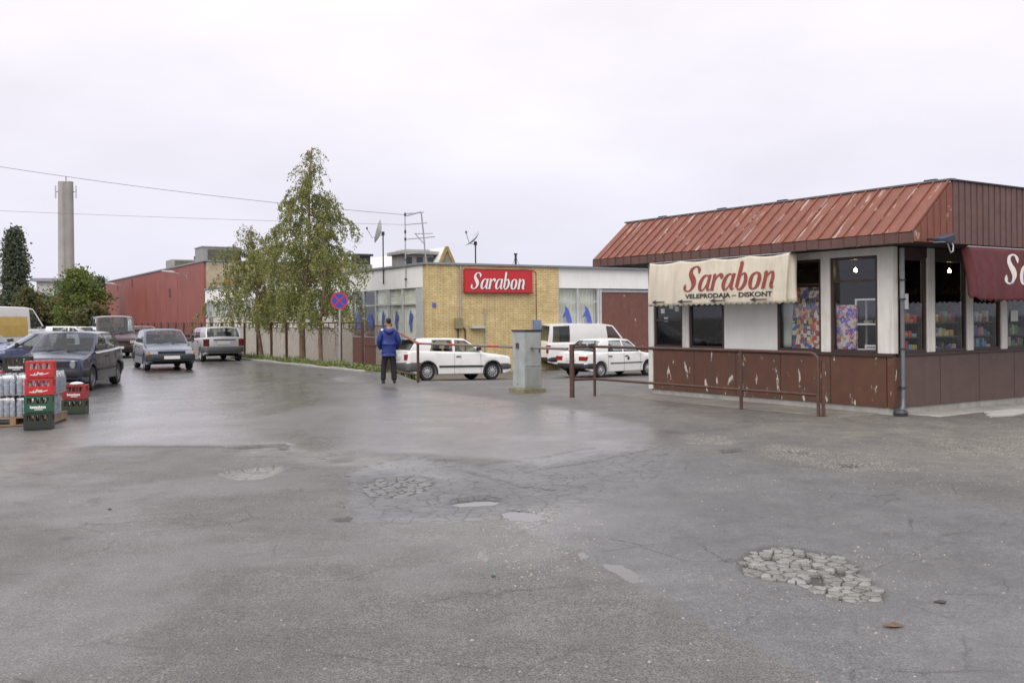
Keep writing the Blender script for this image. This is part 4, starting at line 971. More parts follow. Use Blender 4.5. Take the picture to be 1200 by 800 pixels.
sp = empty('roof_pipe', bp(4.75, 1.0, ROOFZ), BR, 'short dark vent pipe with guy wires above the shop sign', 'pipe')
MB().tube([(0, 0, 0), (0, 0, .62)], .05, 10).build('pipe', DARKM, sp); MB().tube([(0, 0, .62), (0, 0, .68)], .08, 10).build('cap', DARKM, sp); MB().box((-.25, -.2, 0), (.35, .2, .08)).build('pipe_base', DARKM, sp)
for a in (-.22, .24): MB().tube([(0, 0, .55), (a, 0, .08)], .008, 5).build('guy_wire', DARKM, sp)
sk = empty('skylight', bp(3.35, 4.6, ROOFZ), BR, 'gabled roof light with mossy yellow edge and white sloping sheets', 'skylight')
MOSS = mat('mossy_edge', (.34, .27, .10), .85, var=.35, vs=8)
MB().prism([(-.62, 0, 0), (-.48, 0, 0), (.0, 0, .98), (.48, 0, 0), (.62, 0, 0), (.06, 0, 1.18), (-.06, 0, 1.18)], (0, .12, 0)).build('gable_trim', MOSS, sk)
MB().prism([(-.5, .05, 0), (.5, .05, 0), (0, .05, 1.0)], (0, .05, 0)).build('gable_board', mat('grey_board', (.25, .22, .18), .8), sk)
MB().prism([(-.62, .12, .05), (-.03, .12, 1.15), (.03, .12, 1.15), (.03, .12, 1.08), (-.55, .12, .05)], (0, 9, 0)).build('roof_sheet', mat('white_sheet', (.72, .72, .72), .5, var=.06), sk)
MB().prism([(.62, .12, .05), (.55, .12, .05), (.031, .12, 1.06), (.031, .12, 1.15)], (0, 9, 0)).build('roof_sheet', MATS['white_sheet'], sk)
bx_ = empty('roof_cowl', bp(1.2, 9.5, ROOFZ), BR, 'dark ventilation cowl beyond the birch on the white wing roof', 'cowl')
MB().box((-.4, -.4, 0), (.4, .4, .55)).build('cowl_base', CONC, bx_); MB().box((-.35, -.35, .55), (.35, .35, .95)).build('cowl_head', DARKM, bx_); MB().box((-.46, -.46, .95), (.46, .46, 1.05)).build('cowl_cap', DARKM, bx_)
# ------------------------------------------------------------------ red hall behind, and a second one further on
RCLAD = NT('red_cladding'); n = RCLAD; s_ = n.new('ShaderNodeSeparateXYZ'); n.l(n.tc.outputs['Object'], s_.inputs[0])
k = n.coord(); c = n.mix(n.rng(n.noise(k, .5, 5, .6), .3, .7), (.235, .060, .045), (.31, .085, .065))
c = n.mix(n.math('MULTIPLY', n.rng(n.noise(n.coord((2, 2, .15)), 1, 5, .7), .5, .8), .25), c, (.16, .05, .045)); n.col(c); n.b.inputs['Roughness'].default_value = .5
wv = n.math('PINGPONG', n.math('ADD', s_.outputs[0], s_.outputs[1]), .15); n.bump(n.rng(wv, .05, .10), 1.0, .03); RCLAD = n.m
hall = empty('red_hall', (BC[0], BC[1], 0), BR, 'tall red metal clad hall behind the white shop wing', 'building')
y = 34.55; i = 0
while y < 75:     # cladding sheets, each its own
    y2 = min(y + 2.0, 75.2); MB().box((-.04 + .006 * (i % 2), y + .008, -.6), (.08, y2 - .008, 5.82)).build('cladding_sheet', RCLAD, hall); y = y2; i += 1
bb('hall_core', (.09, 34.6, -.6), (16, 75, 5.80), CREAM, parent=hall)
HB = brickmat('pale_hall_brick', (.50, .43, .30), (.46, .38, .26), (.42, .37, .28))
bb('upper_gable', (.10, 34.36, 3.95), (16, 34.58, 5.80), HB, parent=hall); bb('brick_patch', (1.3, 34.33, 4.35), (2.2, 34.358, 4.7), mat('orange_patch', (.5, .20, .08), .7), parent=hall)
bb('coping', (-.12, 34.3, 5.825), (.25, 75.3, 5.93), MATS['coping_metal'], parent=hall); bb('coping', (.252, 34.3, 5.825), (16, 34.66, 5.93), MATS['coping_metal'], parent=hall)
for (y, z) in ((60.5, 4.9), (68.2, 4.75), (45, 3.6)): bb('wall_vent', (-.06, y, z), (-.042, y + .5, z + .7), mat('dark_red_vent', (.10, .03, .03), .6), parent=hall)
ac = empty('cooling_unit', bp(1.2, 35.6, 5.82), BR, 'large boxy cooling unit at the corner of the hall roof', 'cooling unit')
MB().box((-1.2, -.6, .06), (1.5, 1.6, 1.05)).build('casing', mat('unit_grey', (.30, .30, .28), .6, .2, var=.15), ac, bevel=.03); MB().box((-.85, -.62, .16), (1.35, -.602, .9)).build('grille', mat('unit_dark', (.10, .10, .07), .7, var=.4, vs=5), ac); MB().box((-1.2, -.6, 0), (1.5, 1.6, .06)).build('base_rail', DARKM, ac); MB().box((-1.25, -.65, 1.05), (1.55, 1.65, 1.12)).build('lid', STEEL, ac)
ac2 = empty('cooling_unit', bp(2.0, 48, 5.82), BR, 'smaller louvred unit midway along the hall roof', 'cooling unit')
MB().box((-1.4, -.8, .0), (1.6, 1.6, .9)).build('casing', MATS['unit_grey'], ac2, bevel=.03); MB().box((-1.2, -.82, .12), (1.4, -.802, .8)).build('grille', MATS['unit_dark'], ac2)
for x in (.8, 1.5): MB().tube([(x, 1.0, .9), (x, 1.0, 1.3)], .06, 8).build('pipe', DARKM, ac2)
for (y, lb) in ((39.5, 'wall lamp on a bent arm near the corner of red hall'), (64.5, 'wall lamp on a bent arm towards the far end of red hall')):
    l_ = empty('wall_lamp', bp(-.045, y, 5.0), BR, lb, 'lamp'); MB().tube([(0, 0, 0), (-.5, 0, .18), (-1.0, 0, .28)], .03, 8).build('arm', STEEL, l_)
    MB().prism([(-.85, 0, .22), (-1.1, 0, .24), (-1.75, 0, .34), (-1.72, 0, .42), (-1.1, 0, .42), (-.85, 0, .34)], (0, .26, 0)).build('lamp_head', mat('lamp_grey', (.55, .56, .56), .4), l_, bevel=.03); MB().box((-.02, -.08, -.15), (0, .08, .12)).build('wall_plate', STEEL, l_)
hall2 = empty('red_hall', bp(-1.0, 96, 0), BR, 'lower faded red hall further down the road', 'building')
FRED = mat('faded_red_cladding', (.34, .10, .085), .6, var=.12, vs=.4, streak=.25)
for j in range(12): MB().box((-.04, j * 3.2, -.6), (.2, j * 3.2 + 3.17, 5.1)).build('cladding_sheet', FRED, hall2)
MB().box((.21, .05, -.6), (14, 38.3, 5.05)).build('hall_core', CREAM, hall2); MB().box((-.1, -.1, 5.11), (14, 38.5, 5.2)).build('coping', MATS['coping_metal'], hall2)
MB().box((.25, -.03, -.6), (14, .03, 5.0)).build('gable_wall', FRED, hall2); MB().box((-.06, 9, .2), (-.045, 11, 3)).build('door', mat('dark_red_door', (.2, .06, .05), .6), hall2)
# ------------------------------------------------------------------ boiler house chimney and building
CHX, CHY = wp(78, 300, 300).xy
ch = empty('chimney', (CHX, CHY, -1), .1, 'tall pale concrete chimney with twin flutes and aerials on top', 'chimney')
CHC = mat('chimney_concrete', (.36, .34, .31), .85, var=.10, vs=.25, streak=.2); H_ = wp(78, 213, 300).z + 1
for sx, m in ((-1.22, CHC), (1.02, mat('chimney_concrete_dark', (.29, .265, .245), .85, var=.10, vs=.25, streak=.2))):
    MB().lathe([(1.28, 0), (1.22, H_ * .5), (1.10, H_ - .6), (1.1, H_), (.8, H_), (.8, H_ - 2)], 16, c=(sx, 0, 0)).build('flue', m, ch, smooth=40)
MB().box((-.6, -.7, 0), (.45, .9, H_ - .4)).build('web_wall', MATS['chimney_concrete_dark'], ch)
for sx in (-3.1, 2.9):
    MB().box((sx - .16, -.2, H_ - 5), (sx + .16, .2, H_ - 1.2)).build('aerial_panel', mat('aerial_pale', (.5, .5, .5), .6), ch); MB().box((min(sx, sx * .6), -.05, H_ - 3.2), (max(sx, sx * .6), .05, H_ - 3)).build('bracket', DARKM, ch)
MB().tube([(0, 0, H_ - 1), (0, 0, H_ + 1.6)], .12, 6).build('aerial_rod', DARKM, ch); MB().box((-1.9, -1.4, H_ * .33), (-.9, -1.15, H_ * .33 + .8)).build('service_box', WHITE, ch)
x_, y_, _ = wp(58, 340, 290); bh = empty('boiler_house', (x_, y_, -1), .15, 'pale flat roofed boiler house at the chimney foot', 'building')
zt = wp(58, 326, 290).z + 1
MB().box((-3.6, 0, 0), (1.4, 12, zt - .9)).build('wall', mat('boiler_wall', (.50, .47, .46), .8, var=.06, vs=.3), bh); MB().box((1.41, .5, 0), (9, 12, zt - 1.0)).build('glazed_wall', mat('boiler_glazing', (.20, .23, .25), .4, var=.2, vs=.6), bh)
MB().box((-5.0, -1.2, zt - .9), (10, 13, zt)).build('roof', mat('boiler_roof', (.30, .30, .33), .7), bh); MB().box((3, 3, zt), (8, 7, zt + 1.5)).build('roof_hut', MATS['boiler_wall'], bh)
for j in range(4): MB().box((1.6 + j * 1.8, .45, 2), (1.75 + j * 1.8, .5, zt - 1.1)).build('mullion', GREYF, bh)
# ------------------------------------------------------------------ kerb, fence, sign, cabinet, barrier
def kl(s, d, z=0): p = KA + D1 * s + D2 * d; return (p.x, p.y, z)
for j in range(29):
    a, b_ = 1.5 + j * 1.5, 2.98 + j * 1.5
    P = [kl(a, 0), kl(b_, 0), kl(b_, .16), kl(a, .16)]
    o = MB().prism([(x, y, -.15) for x, y, z in P], (0, 0, .15 + .07 + .012 * math.sin(j * 2.3))).build('kerb', CONC, bevel=.02); tag(o, kind='structure')
verge = MB(); vs = []; ns = 60
for i in range(ns + 1):
    s = 1.3 + i * .77
    for j in range(7):
        d = .16 + j * .35; p = kl(s, d); vs.append((p[0], p[1], gzz(p[0], p[1]) + (.075 + .06 * math.sin(s * 1.7 + j) * (0 < j < 6) if j < 6 and i > 0 else -.06)))
verge.add(vs, [(i*7+j, i*7+j+1, (i+1)*7+j+1, (i+1)*7+j) for i in range(ns) for j in range(6)][::1])
verge.f = [f[::-1] for f in verge.f]
vo_ = verge.build('verge_soil', mat('soil', (.10, .085, .055), .95, var=.35, vs=3, bump=.5, bs=25), smooth=180); tag(vo_, kind='structure')
rr = random.Random(4); gb = MB()
for i in range(9000):
    s = rr.uniform(1.3, 24) if rr.random() < .8 else rr.uniform(24, 46); d = rr.uniform(.14, 2.0); x, y, _ = kl(s, d); z = gzz(x, y) + .05
    h = rr.uniform(.07, .27) * (1.25 if math.sin(s * 1.3 + d * 3) > 0 else .7) * (1 if d > .4 else .6); a = rr.uniform(0, 6.28); w_ = rr.uniform(.008, .02)
    lx, ly = rr.uniform(-.12, .12), rr.uniform(-.12, .12); dx, dy = math.cos(a) * w_, math.sin(a) * w_
    gb.add([(x - dx, y - dy, z), (x + dx, y + dy, z), (x + dx * .7 + lx * .4, y + dy * .7 + ly * .4, z + h * .6), (x + lx, y + ly, z + h)], [(0, 1, 2), (0, 2, 3)])
for i in range(2600):    # broad weed leaves
    s = rr.gauss(rr.choice((2.6, 3.8, 5, 8.2, 12, 16)), .6); d = rr.uniform(.3, 1.6); x, y, _ = kl(s, d); z = gzz(x, y) + rr.uniform(.05, .20); a = rr.uniform(0, 6.28); r_ = rr.uniform(.03, .07)
    dx, dy = math.cos(a) * r_, math.sin(a) * r_; t = rr.uniform(-.05, .05)
    gb.add([(x - dx, y - dy, z), (x - dy * .5, y + dx * .5, z + t), (x + dx, y + dy, z - t), (x + dy * .5, y - dx * .5, z + .01)], [(0, 1, 2, 3)])
n = NT('verge_green'); k = n.coord(); n.col(n.mix(n.rng(n.noise(k, 5, 4), .3, .7), (.085, .130, .032), (.21, .25, .07))); n.b.inputs['Roughness'].default_value = .7; VG = n.m
go = gb.build('grass', VG); tag(go, 'unkempt grass and weeds growing along the fence foot', 'grass', kind='stuff')
fs0 = kl(0, 1.2); fence = empty('wire_fence', fs0, BR, 'rusty brown post and wire mesh fence along the shop side', 'fence')
n = NT('wire_mesh'); sp_ = n.new('ShaderNodeSeparateXYZ'); n.l(n.tc.outputs['Object'], sp_.inputs[0])
u = n.math('PINGPONG', n.math('ADD', sp_.outputs[1], sp_.outputs[2]), .03); v = n.math('PINGPONG', n.math('SUBTRACT', sp_.outputs[1], sp_.outputs[2]), .03)
wire = n.math('MAXIMUM', n.math('LESS_THAN', u, .0062), n.math('LESS_THAN', v, .0062))
n.b.inputs['Base Color'].default_value = (.13, .07, .045, 1); n.b.inputs['Roughness'].default_value = .7; n.l(wire, n.b.inputs['Alpha']); MESHM = n.m
post = MB().box((-.045, -.045, -.25), (.045, .045, 1.62)); pm = None; s = 4.25; mesh_me = None
while s < 66:
    z = gzz(*kl(s, 1.2)[:2])
    if pm is None: o = post.build('post', RUST, fence); pm = o.data
    else: o = obj('post', pm, fence)
    o.location = (0, s, 0)
    MB().box((-.02, s + .045, 1.555), (.02, s + 2.005, 1.60)).build('top_rail', RUST, fence)
    MB().box((-.018, s + .045, 1.36), (.018, s + 2.005, 1.385)).build('upper_rail', RUST, fence)
    for q_ in (.55, 1.2, 1.75): MB().box((-.012, s + q_, 1.385), (.012, s + q_ + .03, 1.555)).build('short_bar', RUST, fence)
    MB().add([(0, s + .045, .08), (0, s + 2.005, .08), (0, s + 2.005, 1.36), (0, s + .045, 1.36)], [(0, 1, 2, 3)]).build('mesh_panel', MESHM, fence)
    s += 2.05
# gate-like sheet panel at the near end of the fence
ge = empty('fence_gate', kl(1.95, 1.2), BR, 'short rusty mesh gate closing the near end of the fence', 'gate')
MB().box((-.06, -.06, -.3), (.06, .06, 1.55)).build('post', RUST, ge)
for z in (.12, .8, 1.45): MB().box((-.02, .061, z), (.02, 2.2, z + .04)).build('rail', RUST, ge)
MB().add([(0.025, .07, .16), (.025, 2.19, .16), (.025, 2.19, 1.45), (.025, .07, 1.45)], [(0, 1, 2, 3)]).build('mesh_panel', MESHM, ge)
# no-stopping sign
nsx, nsy = gp(398.5, 431); ns_ = empty('road_sign', (nsx, nsy, 0), 0, 'round blue no stopping sign with red cross on a grey pole', 'sign')
MB().tube([(0, 0, -.1), (0, 0, 2.62)], .035, 10).build('pole', STEEL, ns_, smooth=50)
head = empty('sign_head', (0, -.04, 2.36), RAD(12)); head.parent = ns_
def disc(r0, r1, y, m, name):
    mb = MB(); nn = 40
    if r0 == 0: mb.add([(r1 * math.cos(a * 2 * math.pi / nn), y, r1 * math.sin(a * 2 * math.pi / nn)) for a in range(nn)], [tuple(range(nn))])
    else:
        mb.add([(r * math.cos(a * 2 * math.pi / nn), y, r * math.sin(a * 2 * math.pi / nn)) for r in (r0, r1) for a in range(nn)], [(a, (a + 1) % nn, (a + 1) % nn + nn, a + nn) for a in range(nn)])
    return mb.build(name, m, head)
SRED = mat('sign_face_red', (.46, .03, .045), .45, var=.1); SBLUE = mat('sign_face_blue', (.035, .06, .36), .45, var=.1)
MB().lathe([(.001, .0), (.305, .0), (.305, -.012), (.001, -.012)], 40, 'y').build('back_plate', STEEL, head)
disc(0, .255, -.016, SBLUE, 'blue_face'); disc(.25, .302, -.017, SRED, 'red_border')
for a in (45, -45):
    ca, sa_ = math.cos(RAD(a)), math.sin(RAD(a)); P = [(-.25, -.026), (.25, -.026), (.25, .026), (-.25, .026)]
    MB().add([(x * ca - z * sa_, -.019 - (.001 if a > 0 else 0), x * sa_ + z * ca) for x, z in P], [(0, 1, 2, 3)]).build('red_bar', SRED, head)
for z in (-.15, .13): MB().box((-.05, .0, z), (.05, .085, z + .03)).build('clamp', STEEL, head)
# electric cabinet
cx_, cy_ = gp(618, 460); cab = empty('electric_cabinet', (cx_, cy_ + .25, 0), BR, 'grey steel electric cabinet on a mossy concrete base', 'cabinet')
CABM = peel('cabinet_grey_paint', (.36, .385, .37), (.17, .15, .12), .66, (3, 3, 2), .45, streak=.35, dirt=(.20, .19, .16))
MB().box((-.23, -.25, .10), (.23, .25, 1.38)).build('housing', CABM, cab, bevel=.01)
MB().box((-.25, -.27, 1.38), (.25, .27, 1.42)).build('lid', DARKM, cab, bevel=.005)
MB().box((-.205, -.262, .60), (.205, -.251, 1.33)).build('door', CABM, cab, bevel=.003); MB().box((-.215, -.258, .14), (.215, -.251, .555)).build('lower_panel', mat('cabinet_lower_paint', (.30, .32, .30), .5, var=.15, streak=.4), cab)
MB().box((-.26, -.03, 1.0), (-.231, .07, 1.12)).build('lock', RUST, cab); MB().box((.15, -.28, .9), (.17, -.263, 1.0)).build('handle', DARKM, cab)
MB().box((-.30, -.32, -.1), (.30, .32, .10)).build('base', mat('mossy_concrete', (.20, .18, .11), .9, var=.4, vs=6), cab, bevel=.02)
# barrier pole between the gate frame and the railing
b0 = Vector((*gp(490, 444), 0)); b1 = P1 + Vector((-.08, .12, 0)); bz0, bz1 = 1.0, 1.02
bar = empty('barrier', (b0.x, b0.y, 0), 0, 'thin red and grey barrier pole across the yard entrance', 'barrier')
L_ = (b1 - b0).length; dv = (b1 - b0).normalized(); bar.rotation_euler = (0, 0, math.atan2(dv.y, dv.x))
cuts = [0, .42, 2.0, 2.45, 4.2, 4.75, L_]; BRED = mat('barrier_red', (.42, .05, .04), .5, var=.2); BGR = mat('barrier_grey', (.20, .17, .15), .55, var=.2)
for j in range(6): MB().tube([(cuts[j], 0, bz0 + (bz1 - bz0) * cuts[j] / L_), (cuts[j + 1], 0, bz0 + (bz1 - bz0) * cuts[j + 1] / L_)], .03, 8).build('pole_section', BRED if j % 2 == 0 else BGR, bar)
MB().box((-.03, -.03, -.3), (.03, .03, 1.0)).build('pivot_post', RUST, bar)
v_ = Vector(kl(1.93, 1.08)) - b0; R_ = Matrix.Rotation(-bar.rotation_euler[2], 3, 'Z'); v_ = R_ @ v_
MB().tube([(0, 0, 1.0), (v_.x, v_.y, 1.50)], .04, 8).build('diagonal_brace', mat('old_red_pipe', (.23, .10, .07), .6, var=.25), bar); MB().tube([(0, 0, .12), (v_.x * .8, v_.y * .8, .05)], .03, 8).build('foot_bar', RUST, bar)
MB().tube([(v_.x, v_.y, -.3), (v_.x, v_.y, 1.52)], .03, 8).build('brace_post', RUST, bar)
# overhead wires strung to the aerial mast
WIRE = mat('wire_black', (.10, .10, .11), .6)
def wire(pa, pb, sag, lb, r=.012):
    A, B = Vector(pa), Vector(pb); P = []
    for i in range(41):
        t = i / 40; p = A.lerp(B, t); p.z -= sag * 4 * t * (1 - t); P.append(p)
    o = MB().tube([p - A for p in P], r, 5).build('overhead_wire', WIRE); o.location = A; tag(o, lb, 'wire')
top = Vector(bp(-.07, 1.75, 5.95))
wire(top, wp(-420, 118, 38), .5, 'upper overhead wire sloping up past the chimney top', .009); wire(Vector(bp(-.07, 1.75, 5.55)), wp(-420, 226, 38), .12, 'lower overhead wire running level from the aerial mast', .006)
up_ = wp(-420, 118, 38); ut = empty('utility_pole', (up_.x, up_.y, 0), 0, 'wooden utility pole carrying the two overhead wires', 'pole')
MB().tube([(0, 0, -.3), (0, 0, up_.z + .4)], [.16, .10], 10).build('pole', mat('pole_wood', (.16, .12, .09), .85, var=.2), ut)
for z in (up_.z, wp(-420, 226, 38).z): MB().tube([(-.12, 0, z), (.12, 0, z)], .05, 8).build('insulator', WHITE, ut)
# ------------------------------------------------------------------ vehicles
def interp(tab, x):
    if x <= tab[0][0]: return tab[0][1]
    for (a, b), (c, d) in zip(tab, tab[1:]):
        if x <= c: return b + (d - b) * (x - a) / (c - a + 1e-9)
    return tab[-1][1]
CARGL = glass('car_glass', (.78, .83, .83), .88, .0, refl=1.3)
CABIN = mat('car_interior', (.035, .035, .038), .9, var=.2); UNDER = mat('car_underside', (.012, .012, .012), .9, var=.3)
LENS = mat('headlight_lens', (.40, .42, .44), .08, var=.15, vs=20); AMBER = mat('amber_lens', (.55, .20, .04), .2); TAIL = mat('tail_lens', (.30, .02, .018), .2, var=.25, vs=15)
PLATE = mat('plate_white', (.66, .66, .64), .5, var=.08, vs=12); RIMS = mat('wheel_silver', (.42, .42, .43), .4, .5, var=.12); RIMD = mat('wheel_grey', (.20, .20, .21), .5, .4)
def wheel_mesh(r, wd):
    t = MB(); rr_ = r * .64
    t.lathe([(rr_, -wd/2), (r * .93, -wd/2 - .004), (r, -wd/2 + .03), (r, wd/2 - .03), (r * .93, wd/2 + .004), (rr_, wd/2), (rr_ * .96, wd/2 - .02)], 28, 'y')
    m = MB(); m.lathe([(rr_ * 1.01, -wd/2), (rr_ * 1.0, wd/2 - .004), (rr_ * .93, wd/2 - .004), (rr_ * .88, wd/2 - .03), (rr_ * .45, wd/2 - .018), (rr_ * .25, wd/2 - .004), (.001, wd/2 - .002)], 28, 'y')
    h = MB()
    for k in range(10):
        q = 2 * math.pi * k / 10; c, s = math.cos(q), math.sin(q); R0, R1, w_ = rr_ * .56, rr_ * .84, rr_ * .085
        y0, y1 = wd/2 - .019, wd/2 - .026
        h.add([(R0*c - w_*s, y0, R0*s + w_*c), (R0*c + w_*s, y0, R0*s - w_*c), (R1*c + w_*s*1.4, y1 + .002, R1*s - w_*c*1.4), (R1*c - w_*s*1.4, y1 + .002, R1*s + w_*c*1.4)], [(0, 1, 2, 3)])
    return t, m, h
WCACHE = {}
def add_wheels(e, sp, rim):
    key = (sp['r'], rim.name)
    if key not in WCACHE:
        t, m, h = wheel_mesh(sp['r'], .18); a = t.build('tyre', RUBBER, smooth=40); b = m.build('rim', rim, smooth=40); c = h.build('rim_slot', UNDER)
        WCACHE[key] = [a.data, b.data, c.data]
        for o in (a, b, c): bpy.data.objects.remove(o)
    for sx in (1, -1):
        for sy in (1, -1):
            w_ = empty('wheel', (sx * sp['wb'] / 2, sy * (sp['W'] / 2 - .115), sp['r']), 0 if sy > 0 else math.pi); w_.parent = e
            for nm, d in zip(('tyre', 'rim', 'rim_slot'), WCACHE[key]): obj(nm, d, w_)
CS = [-1, -.92, -.75, -.5, -.25, 0, .25, .5, .75, .92, 1]
def car(name, label, pos, head, sp, paint, group=None, trim=BLACKP, rim=RIMS, zoff=0):
    L, W, wb, fo, r = sp['L'], sp['W'], sp['wb'], sp['fo'], sp['r']; hw = W / 2
    hd = Vector((head[0], head[1], 0)).normalized(); sd_ = Vector((-hd.y, hd.x, 0)); P = Vector((pos[0], pos[1], 0))
    cs = [P + hd * (a * wb / 2) + sd_ * (b * (hw - .1)) for a in (1, -1) for b in (1, -1)]
    zs = [gzz(c.x, c.y) for c in cs]; zm = sum(zs) / 4
    fx = ((zs[0] + zs[1]) - (zs[2] + zs[3])) / 2 / wb; fy = ((zs[0] + zs[2]) - (zs[1] + zs[3])) / 2 / (W - .2)
    X = Vector((hd.x, hd.y, fx)).normalized(); Yv = Vector((sd_.x, sd_.y, fy)); Yv = (Yv - X * Yv.dot(X)).normalized(); Zv = X.cross(Yv)
    e = empty(name); tag(e, label, sp.get('cat', 'car'), group)
    e.matrix_world = Matrix.Translation((P.x, P.y, zm + zoff)) @ Matrix((X, Yv, Zv)).transposed().to_4x4()
    x0 = fo + wb / 2
    top = lambda s: interp(sp['deck'], s); wid = lambda s: interp(sp['plan'], s) * hw
    ra = r + .055; ax = [fo, fo + wb]; base = sp.get('sill', .20)
    def bot(s):
        b = interp(sp.get('bot', [(0, .30), (.3, base), (L - .4, base), (L, .34)]), s)
        for a in ax:
            if abs(s - a) < ra: b = max(b, r + math.sqrt(ra * ra - (s - a) ** 2))
        return b
    cab0, cab1 = sp['belt'][0][0] + .06, sp['belt'][-1][0] - .06
    st = set(np.round(np.arange(0, L, .06), 3)) | {L, .015, .03, L - .015, L - .03, cab0, cab1}
    for a in ax:
        for q_ in np.linspace(0, math.pi, 17): st.add(round(a + ra * math.cos(q_), 4))
        st |= {round(a - ra - .004, 4), round(a + ra + .004, 4)}
    st |= {p[0] for p in sp['deck']}
    st = sorted(s for s in st if 0 <= s <= L)
    cr = sp.get('crown', .035)
    def sect(s):
        t, b, w_ = top(s), bot(s), wid(s); z3 = t - .045
        c_ = cr if s < cab0 + .2 or s > cab1 - .2 else 0
        return [(0, t + c_), (.5 * w_, t + .85 * c_), (.90 * w_, t + .12 * c_), (.965 * w_, z3), (w_, z3 + (b - z3) * .32), (w_, z3 + (b - z3) * .68), (.99 * w_, b + .02), (.95 * w_, b), (.78 * w_, b + .01)]
    B = MB()
    for side in (1, -1):
        rows = [[(x0 - s, side * y, z) for y, z in sect(s)] for s in st]; n_ = 9; vs = [p for r_ in rows for p in r_]; fs = []
        for i in range(len(st) - 1):
            m_ = (st[i] + st[i + 1]) / 2
            for j in range(n_ - 1):
                if j < 2 and cab0 < m_ < cab1: continue
                f = (i*n_+j, i*n_+j+1, (i+1)*n_+j+1, (i+1)*n_+j); fs.append(f if side > 0 else f[::-1])
        B.add(vs, fs)
    for s, fl in ((st[0], 1), (st[-1], -1)):
        h = [(x0 - s, y, z) for y, z in sect(s)]; o = [(p[0], -p[1], p[2]) for p in h[::-1] if p[1] > 0]; poly = h + o
        B.add(poly, [tuple(range(len(poly)))[::-1 if fl > 0 else 1]])
    # greenhouse
    be, kinds = sp['belt'], sp['kinds']; n_ = len(be); rz_ = lambda s: interp(sp['roofz'], s); tum = sp.get('tum', .79)
    fr = [0, .05, .35, .65, .93, 1]
    def gpnt(i, f, side):
        sb, sr = be[i]; yb = .905 * wid(sb); yr = tum * hw * (1 - .035 * (i in (0, n_ - 1))); zb, zr = top(sb) - .01, rz_(sr)
        return (x0 - (sb + (sr - sb) * f), side * (yb + (yr - yb) * f + .025 * math.sin(f * math.pi)), zb + (zr - zb) * f)
    glasses = []
    for side in (1, -1):
        for i in range(n_ - 1):
            if kinds[i] == 'g':
                for a, b in ((0, 1), (4, 5)):
                    q_ = [gpnt(i, fr[a], side), gpnt(i+1, fr[a], side), gpnt(i+1, fr[b], side), gpnt(i, fr[b], side)]; B.add(q_, [(0, 1, 2, 3) if side < 0 else (3, 2, 1, 0)])
                vs = []
                for f in fr[1:5]: vs += [gpnt(i, f, side), gpnt(i + 1, f, side)]
                glasses.append(('side_window', vs, [(0, 1, 3, 2), (2, 3, 5, 4), (4, 5, 7, 6)]))
            else:
                for a in range(5):
                    q_ = [gpnt(i, fr[a], side), gpnt(i+1, fr[a], side), gpnt(i+1, fr[a+1], side), gpnt(i, fr[a+1], side)]; B.add(q_, [(0, 1, 2, 3) if side < 0 else (3, 2, 1, 0)])
    bulf, bulr = sp.get('bulge', .10), sp.get('rbulge', .05)
    def rooff(i, c):
        p = gpnt(i, 1, 1); o = 0
        if i == 0: o = bulf * (1 - c * c)
        if i == n_ - 1: o = -bulr * (1 - c * c)
        return (p[0] + o, p[1] * c, p[2] + .05 * (1 - c ** 4))
    vs = [rooff(i, c) for i in range(n_) for c in CS]; nc = len(CS)
    B.add(vs, [(i*nc+j, i*nc+j+1, (i+1)*nc+j+1, (i+1)*nc+j) for i in range(n_ - 1) for j in range(nc - 1)])
    for (i, bl_, nm, f0, f1) in ((0, bulf, 'windscreen', .05, .95), (n_ - 1, -bulr, 'rear_window', sp.get('rw0', .10), .93)):
        def pt(c, f):
            a = gpnt(i, f, 1); return (a[0] + bl_ * (1 - c * c), a[1] * c, a[2] + .05 * (1 - c ** 4) * f + cr * (1 - f) * (1 - c * c))
        ff = [0, f0, (f0 + f1) / 2, f1, 1]
        if sp.get('solid_rear') and i: B.add([pt(c, f) for f in ff for c in CS], [(a*nc+j, (a+1)*nc+j, (a+1)*nc+j+1, a*nc+j+1) for a in range(4) for j in range(nc - 1)]); continue
        gv, gf = [], []
        for a in range(4):
            for j in range(nc - 1):
                gl_ = a in (1, 2) and 0 < j < nc - 2
                q_ = [pt(CS[j], ff[a]), pt(CS[j], ff[a+1]), pt(CS[j+1], ff[a+1]), pt(CS[j+1], ff[a])]
                if gl_: b_ = len(gv); gv += q_; gf.append((b_, b_+1, b_+2, b_+3))
                else: B.add(q_, [(0, 1, 2, 3) if i == 0 else (3, 2, 1, 0)])
        glasses.append((nm, gv, gf))
    body = B.build('body', paint, e, smooth=32, fix=True)
    for nm, v, f in glasses: MB().add(v, f).build(nm, CARGL, e, smooth=180, fix=True)
    add_wheels(e, sp, rim)
    # underside, cabin
    u_ = MB(); u_.box((x0 - .25, -hw * .72, base + .02), (x0 - L + .3, hw * .72, base + .22)); u_.box((x0 - fo - ra, -hw * .93, base + .22), (x0 - fo - wb + ra, hw * .93, base + .26)); u_.box((x0 - .1, -hw * .6, .34), (x0 - fo * .5, hw * .6, .55)); u_.box((x0 - L + .1, -hw * .6, .36), (x0 - fo - wb - .2, hw * .6, .55)); u_.build('underside', UNDER, e)
    c0 = be[0][0]; zb = top(c0)
    I = MB(); I.box((x0 - c0 - .05, -hw * .8, zb - .25), (x0 - c0 - .45, hw * .8, zb - .03)); seats = sp.get('seats', [1.35, 2.2])
